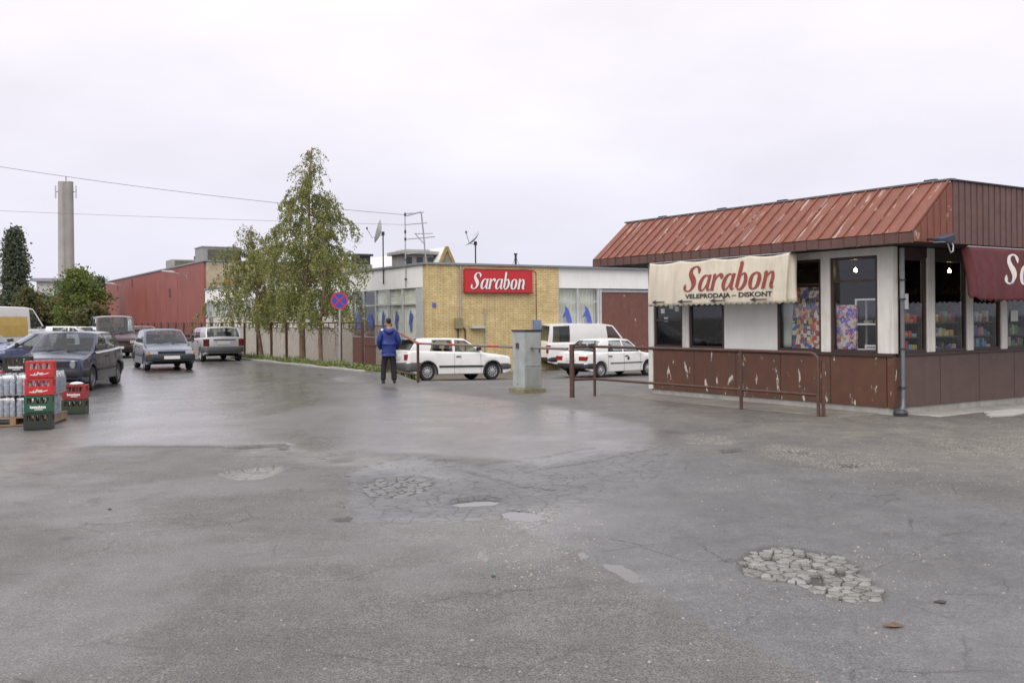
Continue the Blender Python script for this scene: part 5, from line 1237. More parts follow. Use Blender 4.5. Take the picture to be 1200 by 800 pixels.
    for k, s in enumerate(seats):
        for y in ((-.36, .36) if k == 0 else (-.38, 0, .38)):
            I.box((x0 - c0 - s, y - .22, .35), (x0 - c0 - s + .5, y + .22, .55)); I.prism([(x0 - c0 - s - .02, y - .22, .5), (x0 - c0 - s + .12, y - .22, .5), (x0 - c0 - s - .02, y - .2, zb + .16), (x0 - c0 - s - .12, y - .2, zb + .16)], (0, .42, 0))
            I.box((x0 - c0 - s - .13, y - .12, zb + .17), (x0 - c0 - s - .05, y + .12, zb + .33))
    I.build('seats', CABIN, e, bevel=.02)
    # bumpers: bar wrapped round each end
    def bumper(front, z0, z1, m, nm, out=.05, wrap=.45):
        pts = []
        ss = [wrap, wrap * .6, .14, .02, -out]
        for s in ss:
            s2 = s if front else L - s; q_ = max(0, min(L, s2)); y = wid(q_) + .015 if s > 0 else wid(0 if front else L) * .86
            if s == .02: y = wid(q_) * .99
            pts.append((x0 - (s if front else L - s), y))
        path = pts + [(p[0], -p[1]) for p in pts[::-1]]; vs, fs = [], []; d = 1 if front else -1
        for (x, y) in path:
            k = 1 - .05 / max(abs(y), .3)
            for (zz, ins) in ((z0 + .02, .5), (z0 + .05, 1), (z1 - .04, 1), (z1, .6)):
                kk = 1 if ins == 1 else (1 - .02 / max(abs(y), .3)); xx = x - d * (0 if ins == 1 else .02)
                vs.append((xx, y * kk, zz))
        n2 = len(path)
        for i in range(n2 - 1):
            for j in range(3): fs.append((i*4+j, i*4+j+1, (i+1)*4+j+1, (i+1)*4+j))
        o = MB().add(vs, fs).build(nm, m, e, smooth=40, fix=True); md = o.modifiers.new('solid', 'SOLIDIFY'); md.thickness = .03; md.offset = -1 if False else 0
    bz = sp.get('bump', (.36, .56)); bumper(True, bz[0], bz[1], sp.get('bm', trim), 'front_bumper'); bumper(False, sp.get('rbump', bz)[0], sp.get('rbump', bz)[1], sp.get('bm', trim), 'rear_bumper')
    F = x0 + .006
    if 'grille' in sp:
        y, z0, z1 = sp['grille']; g = MB().box((F - .03, -y, z0), (F + .004, y, z1)).build('grille', BLACKP, e)
        for k in range(4): zz = z0 + (z1 - z0) * (k + .6) / 4.4; MB().box((F + .004, -y, zz), (F + .012, y, zz + .008)).build('grille_bar', trim if k % 2 else sp.get('gb', trim), g)
    for (y, z, w_, h) in sp.get('head', []):
        for s in (1, -1):
            if w_ == 0: MB().lathe([(.001, .006), (h * .7, .005), (h, .002), (h * 1.1, -.02)], 20, 'x', (F, s * y, z)).build('headlight', LENS, e, smooth=60)
            else: MB().box((F - .06, s * y - w_/2, z - h/2), (F + .010, s * y + w_/2, z + h/2)).build('headlight', LENS, e, bevel=.01)
    for (y, z, w_, h) in sp.get('ind', []):
        for s in (1, -1): MB().box((F - .09, s * y - w_/2, z - h/2), (F + .008, s * y + w_/2, z + h/2)).build('indicator', AMBER, e, bevel=.006)
    Rr = x0 - L - .006
    for (y, z, w_, h) in sp.get('tail', []):
        for s in (1, -1): MB().box((Rr - .006, s * y - w_/2, z - h/2), (Rr + .14, s * y + w_/2, z + h/2)).build('tail_light', sp.get('tailm', TAIL), e, bevel=.01)
    pz = sp.get('fplate', (bz[0] + .05)); MB().box((F + .055, -.26, pz), (F + .066, .26, pz + .11)).build('number_plate', PLATE, e, bevel=.004)
    pz = sp.get('rplate', .62); pp_ = sp.get('rpo', 0.012); MB().box((Rr - pp_, -.26, pz), (Rr + .004, .26, pz + .12)).build('number_plate', PLATE, e, bevel=.004)
    # seams, side strip, handles, mirrors, wipers
    for s in sp.get('seams', []):
        for side in (1, -1):
            a, b = sect(s), sect(s + .010); pts = [3, 4, 5, 6]
            vs = [(x0 - s, side * (a[j][0] + .0025), a[j][1]) for j in pts] + [(x0 - s - .010, side * (b[j][0] + .0025), b[j][1]) for j in pts]
            MB().add(vs, [(j, j+1, j+5, j+4) for j in range(3)]).build('door_seam', UNDER, e)
    if 'strip' in sp:
        z0, z1 = sp['strip']
        for side in (1, -1):
            v = []; cuts_ = [s for s in np.arange(fo + ra + .03, fo + wb - ra - .02, .12)]
            for s in cuts_: v += [(x0 - s, side * (wid(s) + .012), z0), (x0 - s, side * (wid(s) + .012), z1)]
            o = MB().add(v, [(2*i, 2*i+1, 2*i+3, 2*i+2) for i in range(len(cuts_) - 1)]).build('side_strip', trim, e); md = o.modifiers.new('solid', 'SOLIDIFY'); md.thickness = .022; md.offset = 0
    if sp.get('archtrim'):
        for a in ax:
            for side in (1, -1):
                P_ = [(x0 - a - ra * math.cos(q_) * 1.03, side * (wid(a) + .002), r + ra * math.sin(q_) * 1.03) for q_ in np.linspace(-.25, math.pi + .25, 22)]
                MB().tube(P_, .032, 6).build('arch_trim', trim, e, smooth=60)
    for s in sp.get('handles', []):
        for side in (1, -1): z = top(s) - .16; MB().box((x0 - s - .09, side * (wid(s) - .02), z), (x0 - s + .09, side * (wid(s) + .022), z + .03)).build('door_handle', BLACKP, e, bevel=.006)
    m0 = be[1][0] + .12
    for side in (1, -1):
        mm_ = MB(); y = wid(m0) * .93; z = top(m0) + .05; mm_.prism([(x0 - m0, side * y, z), (x0 - m0 - .1, side * y, z), (x0 - m0 - .1, side * y, z + .11), (x0 - m0 - .02, side * y, z + .11)], (0, side * .22, .02)); mm_.build('mirror', sp.get('mirm', BLACKP), e, bevel=.015)
    for y in (.15, -.45):
        c = gpnt(0, .04, 1); MB().tube([(c[0] + bulf * .9 + .015, y, c[2] + .04), (gpnt(0, .12, 1)[0] + bulf * .75 + .02, y + .5, gpnt(0, .12, 1)[2] + .04)], .008, 5).build('wiper', BLACKP, e)
    return e
PLAN = lambda L: [(0, .84), (.03, .89), (.12, .935), (.5, .985), (1.0, 1), (L - 1.0, 1), (L - .4, .975), (L - .1, .94), (L - .02, .90), (L, .87)]
def paint(name, c, metal=.2, rough=.35, coat=.7, dirt=.04): return mat(name, c, rough, metal, var=.08, vs=1.5, coat=coat, streak=dirt, dirt=tuple(x * .6 + .05 for x in c))
GOLF = dict(L=3.99, W=1.67, wb=2.475, fo=.80, r=.29, sill=.21, plan=PLAN(3.99),
  deck=[(0, .68), (.02, .75), (.07, .79), (.5, .855), (1.0, .905), (1.18, .93), (1.5, .935), (2.6, .955), (3.4, .985), (3.75, .995), (3.93, .95), (3.975, .80), (3.99, .68)],
  belt=[(1.08, 1.78), (1.20, 1.86), (2.22, 2.22), (2.31, 2.31), (3.16, 3.04), (3.87, 3.55)], kinds='pgpgp', roofz=[(1.7, 1.36), (2.0, 1.385), (2.6, 1.39), (3.1, 1.38), (3.6, 1.35)],
  grille=(.66, .60, .735), head=[(.56, .665, 0, .085)], bump=(.34, .55), rbump=(.34, .60), tail=[(.64, .78, .20, .19)], rplate=.70, seams=[1.26, 2.27], strip=(.46, .52), handles=[2.12], seats=[1.15, 1.95], ind=[(.56, .47, .16, .06)])
gx_, gy_ = (Vector(gp(105, 457)) + Vector(gp(134.4, 449.6))) / 2
hd_ = Vector((gp(105, 457)[0] - gp(134.4, 449.6)[0], gp(105, 457)[1] - gp(134.4, 449.6)[1])).normalized(); lf = Vector((-hd_.y, hd_.x))
car('parked_hatchback', 'dark blue hatchback with round headlights parked behind the crates', (gx_ - lf.x * .72, gy_ - lf.y * .72), hd_, GOLF, paint('navy_paint', (.007, .014, .055), .2, .18, .8, 0), rim=RIMD)
WG = dict(GOLF); WG['archtrim'] = True; WG['strip'] = (.44, .50); WG['bm'] = mat('grey_bumper', (.07, .07, .072), .6); WG['rbump'] = (.30, .60)
ra_ = Vector((-2.84, 32.35)); hg = Vector((D2.x, D2.y)); rt = Vector((hg.y, -hg.x)); cg = ra_ + hg * 1.2375 - rt * .72
wg = car('parked_hatchback', 'white three door hatchback parked along the yellow brick wall', cg, hg, WG, paint('white_car_paint', (.74, .73, .71), 0, .35, .4, .04))
MB().prism([(-1.50, -.55, 1.40), (-1.72, -.55, 1.37), (-1.73, -.55, 1.34), (-1.50, -.55, 1.36)], (0, 1.10, 0)).build('roof_spoiler', BLACKP, wg, bevel=.01)
P309 = dict(L=4.05, W=1.63, wb=2.47, fo=.80, r=.28, sill=.20, plan=PLAN(4.05),
  deck=[(0, .60), (.03, .66), (.10, .70), (.6, .80), (1.05, .875), (1.2, .905), (2.0, .92), (3.4, .95), (3.8, .96), (4.0, .90), (4.05, .75)],
  belt=[(1.05, 1.80), (1.17, 1.88), (2.0, 2.05), (2.08, 2.12), (3.0, 2.95), (3.10, 3.02), (3.85, 3.4)], kinds='pgpgpp', roofz=[(1.8, 1.34), (2.2, 1.37), (3.0, 1.36), (3.4, 1.33)],
  grille=(.44, .585, .66), head=[(.58, .615, .26, .105)], ind=[(.75, .615, .09, .10)], bump=(.30, .55), tail=[(.64, .72, .22, .16)], fplate=.40, seams=[1.2, 2.07, 3.0], strip=(.48, .53), handles=[1.95, 2.85])
fc = (Vector(gp(172.5, 433)) + Vector(gp(221.8, 433))) / 2; hb = Vector((.47, -.88)).normalized()
car('driving_hatchback', 'metallic light blue hatchback driving along the wet road', fc - hb * 1.235, hb, P309, paint('light_blue_paint', (.085, .105, .160), .35, .3), rim=RIMD)
TIPO = dict(L=3.96, W=1.70, wb=2.54, fo=.78, r=.29, sill=.21, plan=PLAN(3.96),
  deck=[(0, .62), (.03, .68), (.1, .73), (.6, .83), (1.0, .90), (1.15, .93), (2.0, .95), (3.4, .99), (3.8, 1.0), (3.92, .97), (3.96, .80)],
  belt=[(.98, 1.72), (1.10, 1.80), (2.0, 2.02), (2.08, 2.10), (3.0, 2.95), (3.12, 3.05), (3.88, 3.62)], kinds='pgpgpp', roofz=[(1.7, 1.37), (2.2, 1.40), (3.2, 1.40), (3.7, 1.37)], tum=.80,
  grille=(.3, .62, .68), head=[(.6, .66, .3, .12)], bump=(.32, .56), rbump=(.36, .62), tail=[(.71, .79, .22, .30)], tailm=mat('dark_tail_lens', (.10, .014, .014), .25), rplate=.72, rw0=.08, seams=[1.15, 2.07, 3.02], handles=[1.95, 2.88], bm=mat('grey_bumper', (.07, .07, .072), .6))
rc = (Vector(gp(238.8, 423)) + Vector(gp(278, 423))) / 2; ht = Vector((-.50, .866))
tp = car('driving_hatchback', 'silver white hatchback with tall dark tail lights beside the grass verge', rc + ht * 1.27, ht, TIPO, paint('silver_white_paint', (.46, .46, .47), .3, .35))
MB().box((-2.04, -.45, .88), (-2.012, .45, .93)).build('plate_recess', BLACKP, tp)
R9 = dict(L=4.06, W=1.64, wb=2.48, fo=.82, r=.27, sill=.20, plan=PLAN(4.06),
  deck=[(0, .64), (.03, .70), (.1, .75), (.6, .82), (1.1, .88), (1.25, .90), (2.4, .91), (3.4, .92), (3.95, .90), (4.02, .85), (4.06, .68)],
  belt=[(1.12, 1.72), (1.24, 1.80), (2.08, 2.12), (2.16, 2.2), (2.92, 2.78), (3.02, 2.86), (3.58, 3.10)], kinds='pgpgpp', roofz=[(1.7, 1.33), (2.2, 1.36), (2.8, 1.35), (3.2, 1.31)], tum=.78,
  grille=(.4, .6, .7), head=[(.6, .66, .26, .12)], bump=(.32, .52), tail=[(.60, .70, .34, .15)], rplate=.60, rw0=.05, seams=[1.25, 2.13, 2.95], strip=(.50, .53), handles=[2.0, 2.85])
h9 = Vector((.77, .64)).normalized(); r9 = Vector((3.13, 35.3)) + h9 * 1.24 + Vector((-h9.y, h9.x)) * .70
s9 = car('parked_saloon', 'small white saloon parked beyond the brown railing', r9, h9, R9, paint('white_saloon_paint', (.72, .715, .69), 0, .36, .4, .05))
MB().box((.10, -.83, .62), (.20, -.818, .72)).build('door_mark', BLACKP, s9)
VANB = dict(cat='van', L=4.75, W=1.78, wb=2.6, fo=.95, r=.31, sill=.24, plan=[(0, .80), (.05, .86), (.2, .94), (.6, .99), (1.2, 1), (4.2, 1), (4.7, .97), (4.75, .94)],
  deck=[(0, .74), (.04, .84), (.15, .92), (.45, 1.02), (.70, 1.09), (1.2, 1.12), (4.6, 1.14), (4.72, 1.12), (4.75, .8)],
  belt=[(.62, 1.30), (.75, 1.42), (1.62, 1.72), (1.75, 1.85), (3.55, 3.55), (3.62, 3.62), (4.50, 4.45), (4.68, 4.55)], kinds='pgpppgp', roofz=[(1.2, 1.80), (1.6, 1.88), (3.5, 1.91), (4.4, 1.89), (4.7, 1.85)], tum=.87, rw0=.12,
  grille=(.4, .62, .74), head=[(.6, .72, .3, .16)], bump=(.34, .54), tail=[(.78, .88, .14, .34)], rplate=.62, seams=[.95, 1.72, 3.0], handles=[1.6], seats=[1.1])
hv = hg; vr = wp(655, 430, 41); vc = Vector((vr.x, vr.y)) + hv * 2.0 + Vector((-hv.y, hv.x)) * .9
wv_ = car('parked_van', 'white panel van parked beside the brown gate', vc, hv, VANB, paint('white_van_paint', (.74, .735, .72), 0, .36, .4, .04))
T4 = dict(cat='van', L=4.66, W=1.84, wb=2.92, fo=.86, r=.32, sill=.22, plan=[(0, .84), (.04, .90), (.15, .96), (.6, 1), (4.2, 1), (4.6, .97), (4.66, .94)],
  deck=[(0, .78), (.03, .86), (.10, .92), (.5, 1.05), (.72, 1.13), (1.2, 1.17), (4.5, 1.2), (4.62, 1.18), (4.66, .8)],
  belt=[(.66, 1.42), (.80, 1.52), (1.75, 1.78), (1.85, 1.88), (2.95, 2.95), (3.05, 3.05), (4.3, 4.25), (4.6, 4.52)], kinds='pgpgpgp', roofz=[(1.3, 1.86), (1.7, 1.92), (3, 1.94), (4.3, 1.93), (4.6, 1.90)], tum=.86, rw0=.06,
  grille=(.45, .70, .80), head=[(.68, .75, .30, .13)], ind=[(.68, .60, .22, .06)], bump=(.34, .60), tail=[(.8, .85, .12, .3)], fplate=.44, seams=[.95, 1.8], handles=[1.7], seats=[1.2, 2.2], bm=mat('maroon_bumper', (.03, .018, .018), .6))
ft = wp(136, 419, 46); h4 = Vector((.46, -.888)).normalized()
car('parked_van', 'maroon passenger van facing the road near the red hall', Vector((ft.x, ft.y)) - h4 * 1.46, h4, T4, paint('maroon_paint', (.055, .016, .020), .25, .35), rim=RIMD)
KAD = dict(P309); KAD['deck'] = [(0, .64), (.03, .70), (.1, .75), (.6, .84), (1.05, .90), (1.2, .92), (2.0, .935), (3.4, .96), (3.8, .97), (4.0, .92), (4.05, .75)]
kx = wp(30, 420, 29.0); hk = Vector((-.93, -.37)).normalized()
car('parked_hatchback', 'blue five door hatchback parked behind the dark blue one', (kx.x + .45, kx.y + .3), hk, KAD, paint('mid_blue_paint', (.015, .026, .085), .2, .2, .8, 0), rim=RIMD)
bx2 = wp(-28, 420, 35.5)
car('parked_hatchback', 'bright blue hatchback parked deeper in the row by the yellow van', (bx2.x, bx2.y), (.86, -.5), KAD, paint('bright_blue_paint', (.02, .06, .25), .2, .3))
BIG = dict(cat='van', L=5.4, W=1.98, wb=3.2, fo=.95, r=.34, sill=.26, plan=[(0, .82), (.05, .88), (.2, .95), (.7, 1), (4.9, 1), (5.4, .97)],
  deck=[(0, .85), (.05, .98), (.2, 1.06), (.7, 1.22), (1.0, 1.30), (1.4, 1.33), (5.3, 1.35), (5.4, 1.1)],
  belt=[(.9, 1.75), (1.05, 1.88), (2.0, 2.1), (2.12, 2.2), (4.0, 4.0), (5.2, 5.2), (5.35, 5.3)], kinds='pgpppp', roofz=[(1.5, 2.32), (2.0, 2.42), (4, 2.45), (5.4, 2.43)], tum=.88, solid_rear=True,
  grille=(.5, .75, .9), head=[(.7, .85, .3, .18)], bump=(.38, .62), tail=[(.85, 1.0, .12, .4)], rplate=.7, seams=[1.0, 2.05], handles=[1.95], seats=[1.2])
vl = wp(2, 420, 50); by = car('delivery_van', 'tall white delivery van with a yellow side panel', (-25.3, 49.2), (.25, .97), BIG, paint('white_delivery_paint', (.72, .715, .70), 0, .4, .3, .04))
PMy = mat('yellow_panel', (.52, .36, .10), .5, var=.1)
MB().add([(-2.4, -1.01, 1.0), (.25, -1.01, 1.0), (.25, -1.005, 1.55), (.25, -.965, 1.98), (-2.4, -.965, 1.98), (-2.4, -1.005, 1.55)], [(0, 1, 2, 5), (5, 2, 3, 4)]).build('yellow_side_panel', PMy, by)
# far cars in the car park, only their roofs in view
FP = [paint('far_white_paint', (.68, .68, .67), 0, .4), paint('far_silver_paint', (.42, .43, .45), .4, .35), paint('far_red_paint', (.28, .03, .03), .1, .4), paint('far_dark_paint', (.03, .035, .05), .2, .35)]
for (px, Y, h, pi, sp_, lb) in ((70, 66, (.3, -.95), 1, P309, 'silver hatchback far off in the car park by a small tree'), (82, 62, (.9, .3), 0, TIPO, 'white hatchback far off in the car park before the faded red hall'), (97, 64, (.85, -.4), 0, R9, 'white saloon far off in the car park under the round tree'), (57, 70, (.5, -.85), 3, P309, 'dark hatchback far off in the car park beyond the yellow van'),
   (166, 57, (.46, -.89), 2, TIPO, 'red hatchback parked behind the maroon van by red hall'), (180, 66, (.46, -.89), 1, P309, 'silver hatchback parked beyond the red one at the hall wall'), (20, 60, (.9, .2), 0, R9, 'white saloon far off behind the delivery van')):
    p = wp(px, 400, Y); car('parked_car', lb, (p.x, p.y), h, sp_, FP[pi], 'cars far off in the car park')
# ------------------------------------------------------------------ person
def skin(name, V, Ed, m, parent, sub=2):
    me = bpy.data.meshes.new(name); me.from_pydata([v[:3] for v in V], Ed, []); o = bpy.data.objects.new(name, me); COL.objects.link(o)
    md = o.modifiers.new('skin', 'SKIN'); md.use_smooth_shade = True
    for i, v in enumerate(V):
        sv = me.skin_vertices[0].data[i]; sv.radius = (v[3], v[4] if len(v) > 4 else v[3]); sv.use_root = i == 0
    sb = o.modifiers.new('sub', 'SUBSURF'); sb.levels = sb.render_levels = sub
    dg = bpy.context.evaluated_depsgraph_get(); m2 = bpy.data.meshes.new_from_object(o.evaluated_get(dg)); bpy.data.objects.remove(o)
    m2.name = name; m2.materials.clear(); m2.materials.append(m); m2.shade_smooth(); return obj(name, m2, parent)
pxx, pyy = gp(456, 446.5)
per = empty('person', (pxx, pyy, gzz(pxx, pyy) + .005), RAD(14), 'person in a bright blue jacket and black trousers standing with back turned', 'person')
SKIN_ = mat('skin', (.36, .20, .13), .55, var=.08); HAIR = mat('dark_hair', (.016, .012, .010), .7, var=.3, vs=40)
JK = mat('blue_jacket', (.014, .030, .175), .6, var=.2, vs=7, bump=.8, bs=14); TR = mat('black_trousers', (.012, .012, .016), .85, var=.25, vs=9, bump=.3, bs=25); SH = mat('black_shoes', (.012, .011, .011), .4)
# x right, y forward (away from the camera), z up
V = [(0, 0, .95, .13, .10), (0, -.01, 1.18, .13, .09), (0, 0, 1.40, .15, .09), (0, .01, 1.50, .055), (0, .025, 1.57, .058), (0, .035, 1.65, .076, .088), (0, .03, 1.73, .072, .082), (0, .025, 1.775, .04),
     (.17, 0, 1.42, .06), (.25, -.02, 1.17, .045), (.20, .12, .98, .036), (.15, .19, .96, .03), (-.17, 0, 1.42, .06), (-.25, -.02, 1.17, .045), (-.20, .12, .98, .036), (-.15, .19, .96, .03),
     (.10, 0, .88, .085), (.12, .01, .50, .06), (.13, -.02, .10, .042), (.14, .09, .04, .035), (-.10, 0, .88, .085), (-.135, .05, .50, .05), (-.158, .03, .10, .036), (-.17, .12, .045, .03), (0, .125, 1.645, .012), (.083, .03, 1.645, .015), (-.083, .03, 1.645, .015)]
E_ = [(0,1),(1,2),(2,3),(3,4),(4,5),(5,6),(6,7),(2,8),(8,9),(9,10),(10,11),(2,12),(12,13),(13,14),(14,15),(0,16),(16,17),(17,18),(18,19),(0,20),(20,21),(21,22),(22,23),(5,24),(5,25),(5,26)]
skin('body', V, E_, SKIN_, per)
jk = skin('jacket', [(0, 0, .93, .205, .145), (0, -.005, 1.08, .205, .15), (0, -.01, 1.25, .215, .15), (0, 0, 1.40, .20, .13), (0, .01, 1.49, .085, .085), (.185, 0, 1.40, .088), (.275, -.03, 1.17, .078), (.235, .10, .98, .066), (.17, .17, .955, .055), (-.185, 0, 1.40, .088), (-.275, -.03, 1.17, .078), (-.235, .10, .98, .066), (-.17, .17, .955, .055), (0, 0, .86, .20, .14)],
     [(13,0),(0,1),(1,2),(2,3),(3,4),(3,5),(5,6),(6,7),(7,8),(3,9),(9,10),(10,11),(11,12)], JK, per)
skin('trousers', [(0, 0, .93, .16, .12), (0, 0, .84, .165, .125), (.105, 0, .76, .105), (.125, .02, .50, .088), (.135, 0, .25, .082), (.14, -.005, .075, .085), (-.105, 0, .76, .100), (-.135, .05, .50, .082), (-.150, .03, .25, .074), (-.160, .03, .075, .080)],
     [(0,1),(1,2),(2,3),(3,4),(4,5),(1,6),(6,7),(7,8),(8,9)], TR, per)
for s in (1, -1): skin('shoe', [(s * .145, -.045, .045, .048, .042), (s * .152, .06, .045, .050, .040), (s * .170, .17, .036, .046, .030)], [(0,1),(1,2)], SH, per)
skin('hair', [(0, .02, 1.62, .070, .072), (0, .012, 1.69, .083, .092), (0, .012, 1.752, .079, .088), (0, .015, 1.79, .05)], [(0,1),(1,2),(2,3)], HAIR, per)
hood = MB()
for i in range(13):
    t = -1.9 + 3.8 * i / 12; hood.v += []
skin('hood', [(.12, .06, 1.49, .045), (.12, -.04, 1.465, .06), (.07, -.12, 1.43, .07), (0, -.15, 1.39, .082), (-.07, -.12, 1.43, .07), (-.12, -.04, 1.465, .06), (-.12, .06, 1.49, .045)], [(0,1),(1,2),(2,3),(3,4),(4,5),(5,6)], JK, per, 2)
MB().lathe([(.001, .006), (.03, .004), (.036, 0)], 12).build('shoulder_patch', mat('pale_patch', (.55, .56, .55), .6), per, loc=(-.19, -.055, 1.470)).rotation_euler = (RAD(55), RAD(-25), 0)
# ------------------------------------------------------------------ crates, pallet and bottle packs
def ribbon(pts, w_, f):
    mb = MB(); P = cat_rom(pts, 5); n_ = len(P); L_, R2 = [], []
    for i, p in enumerate(P):
        a, b = P[max(i-1, 0)], P[min(i+1, n_-1)]; tx, ty = b[0]-a[0], b[1]-a[1]; l = math.hypot(tx, ty) or 1
        L_.append(f(p[0] - ty/l*w_, p[1] + tx/l*w_)); R2.append(f(p[0] + ty/l*w_, p[1] - tx/l*w_))
    return mb.add(L_ + R2, [(i, i+1, n_+i+1, n_+i) for i in range(n_ - 1)])
CRW, CRD, CRH = .40, .30, .268
BOT = MB().lathe([(.001, 0), (.03, 0), (.032, .02), (.032, .12), (.026, .15), (.013, .19), (.012, .235), (.014, .237), (.014, .248), (.001, .249)], 10)
botme = {}
def bottle_at(M_, m, lb, grp):
    if m.name not in botme: o = BOT.build('bottle', m, smooth=50); botme[m.name] = o.data
    else: o = obj('bottle', botme[m.name])
    o.matrix_world = M_; tag(o, lb, 'bottle', grp)
GLB = mat('brown_bottle', (.10, .06, .03), .1, var=.2); GLG = mat('pale_bottle', (.38, .42, .42), .1, var=.2)
def crate(pos, rz, col, lb, bot_m, tilt=0, fill=True, marks=0):
    e = empty('crate', pos, rz, lb, 'crate', None); e.rotation_euler = (0, tilt, rz)
    hw_, hd2 = CRW / 2, CRD / 2; t = .018
    MB().box((-hw_ + .002, -hd2 + .002, 0), (hw_ - .002, hd2 - .002, .015)).build('bottom', col, e)
    for (ax, s) in (('y', -1), ('y', 1), ('x', -1), ('x', 1)):
        q_ = MB(); span = hw_ if ax == 'y' else hd2 - t
        def bx(u0, u1, z0, z1):
            if ax == 'y': q_.box((u0, s * hd2, z0), (u1, s * (hd2 - t), z1))
            else: q_.box((s * hw_, u0, z0), (s * (hw_ - t), u1, z1))
        bx(-span, span, .016, .135); bx(-span, span, .222, CRH - .012)
        bx(-span, -span + .05, .135, .222); bx(span - .05, span, .135, .222)
        n_ = 5 if ax == 'y' else 3
        for k in range(1, n_): u = -span + .05 + (2 * span - .1) * k / n_; bx(u - .007, u + .007, .135, .222)
        q_.build('side', col, e, bevel=.004)
    MB().box((-hw_ - .006, -hd2 - .006, CRH - .014), (hw_ + .006, hd2 + .006, CRH - .002)).build('rim', col, e, bevel=.003) if False else None
    wm = mat('crate_print', (.72, .72, .70), .6); f = lambda x, z: (x, -hd2 - .003, z)
    if marks == 1:
        ribbon([(-.13, .05), (-.05, .042), (-.02, .06), (.03, .05), (.13, .072)], .006, f).build('script_mark', wm, e); ribbon([(-.06, .075), (-.075, .06), (-.055, .045), (-.035, .06), (-.02, .09), (-.012, .055), (.008, .075), (.022, .055), (.04, .08), (.05, .055)], .006, f).build('script_mark', wm, e)
    if marks == 2:
        for k in range(9): x = -.11 + k * .025; ribbon([(x, .065), (x + .004, .10 if k in (0, 5) else .09), (x + .012, .09), (x + .014, .065), (x + .022, .068)], .0055, f).build('script_mark', wm, e)
        ribbon([(-.05, .045), (.07, .045)], .006, f).build('script_mark', wm, e)
    M0 = Matrix.Translation(pos) @ Matrix.Rotation(rz, 4, 'Z') @ Matrix.Rotation(tilt, 4, 'Y')
    if fill:
        for i in range(4):
            for j in range(2): bottle_at(M0 @ Matrix.Translation((-.135 + i * .09, -.09 + j * .09, .016)), bot_m, fill[0], fill[1])
    return e
CRED = mat('crate_red', (.48, .025, .028), .45, var=.1); CGR = mat('crate_green', (.018, .085, .045), .5, var=.12); CDG = mat('crate_dark', (.018, .026, .022), .55, var=.2); CBR = mat('crate_red_worn', (.30, .03, .035), .5, var=.25, vs=10); CGD = mat('crate_olive', (.035, .05, .03), .55, var=.15)
sx_, sy_ = gp(40.5, 504); a0 = RAD(17); yb_ = sy_ + .15
FB = lambda c: ('bottle standing in the %s' % c, 'bottles in the %s' % c)
z0 = gzz(sx_, yb_) + .006
crate((sx_, yb_, z0), a0, CDG, 'blackish crate at the foot of the tall crate stack', GLB, 0, FB('blackish bottom crate'), 0)
crate((sx_ + .005, yb_, z0 + CRH), a0 + .02, CGR, 'green crate with white script under the red crates', GLB, 0, FB('green crate'), 2)
crate((sx_ + .02, yb_ + .005, z0 + 2 * CRH), a0 - .02, CRED, 'red crate with white script resting on the green crate', GLG, 0, FB('lower red crate'), 1)
crate((sx_ + .035, yb_, z0 + 3 * CRH), a0 + .01, CRED, 'red crate with white script topmost of the tall stack', GLG, 0, FB('top red crate'), 1)
sx2, sy2 = gp(84, 485); y2 = sy2 + .15; z2 = gzz(sx2, y2) + .006
crate((sx2, y2, z2), a0 - .15, CGD, 'olive crate at the foot of the short stack by the pallet', GLB, 0, FB('olive crate'), 0)
crate((sx2 + .01, y2, z2 + CRH), a0 - .12, CBR, 'worn red crate on the olive crate beside the pallet', GLB, 0, FB('worn red crate'), 2)
bag = MB().lathe([(.001, .0), (.10, .0), (.13, .015), (.09, .04), (.03, .05), (.001, .05)], 10).build('plastic_bag', mat('white_bag', (.7, .7, .7), .5), smooth=180); bag.location = (sx2 + .03, y2, z2 + 2 * CRH - .012); tag(bag, 'crumpled white bag lying on the worn red crate', 'bag')
# pallet
plx, ply = gp(62, 498.5); PR = RAD(12); pal_ = empty('pallet', (plx, ply, gzz(plx - .5, ply + .4) + .01), PR, 'wooden pallet carrying wrapped water bottles', 'pallet')
WOOD = mat('pallet_wood', (.26, .18, .11), .85, var=.25, vs=4)
for j in range(7): MB().box((-1.2, .02 + j * .15, .122), (0, .13 + j * .15, .144)).build('top_board', WOOD, pal_)
for x in (-1.19, -.65, -.10): MB().box((x, .021, .022), (x + .09, 1.03, .121)).build('bearer', WOOD, pal_)
for j in (0, 6): MB().box((-1.2, .02 + j * .15, 0), (0, .13 + j * .15, .021)).build('bottom_board', WOOD, pal_)
n = NT('water_bottle'); n.b.inputs['Base Color'].default_value = (.42, .46, .52, 1); n.b.inputs['Roughness'].default_value = .12; n.b.inputs['Alpha'].default_value = .75; n.bump(n.noise(n.coord((1, 1, 14)), 4, 2), .5, .01); WB = n.m
n = NT('shrink_film'); tr = n.new('ShaderNodeBsdfTransparent'); gl = n.new('ShaderNodeBsdfGlossy'); gl.inputs['Roughness'].default_value = .12; n.n.remove(n.b); mx = n.new('ShaderNodeMixShader'); mx.inputs[0].default_value = .22
bn = n.new('ShaderNodeBump'); bn.inputs['Strength'].default_value = .9; bn.inputs['Distance'].default_value = .02; n.l(n.noise(n.coord(), 14, 3), bn.inputs['Height']); n.l(bn.outputs[0], gl.inputs['Normal'])
n.l(tr.outputs[0], mx.inputs[1]); n.l(gl.outputs[0], mx.inputs[2]); n.l(mx.outputs[0], n.out.inputs[0]); FILM = n.m
bt, lb_, cp = MB(), MB(), MB()
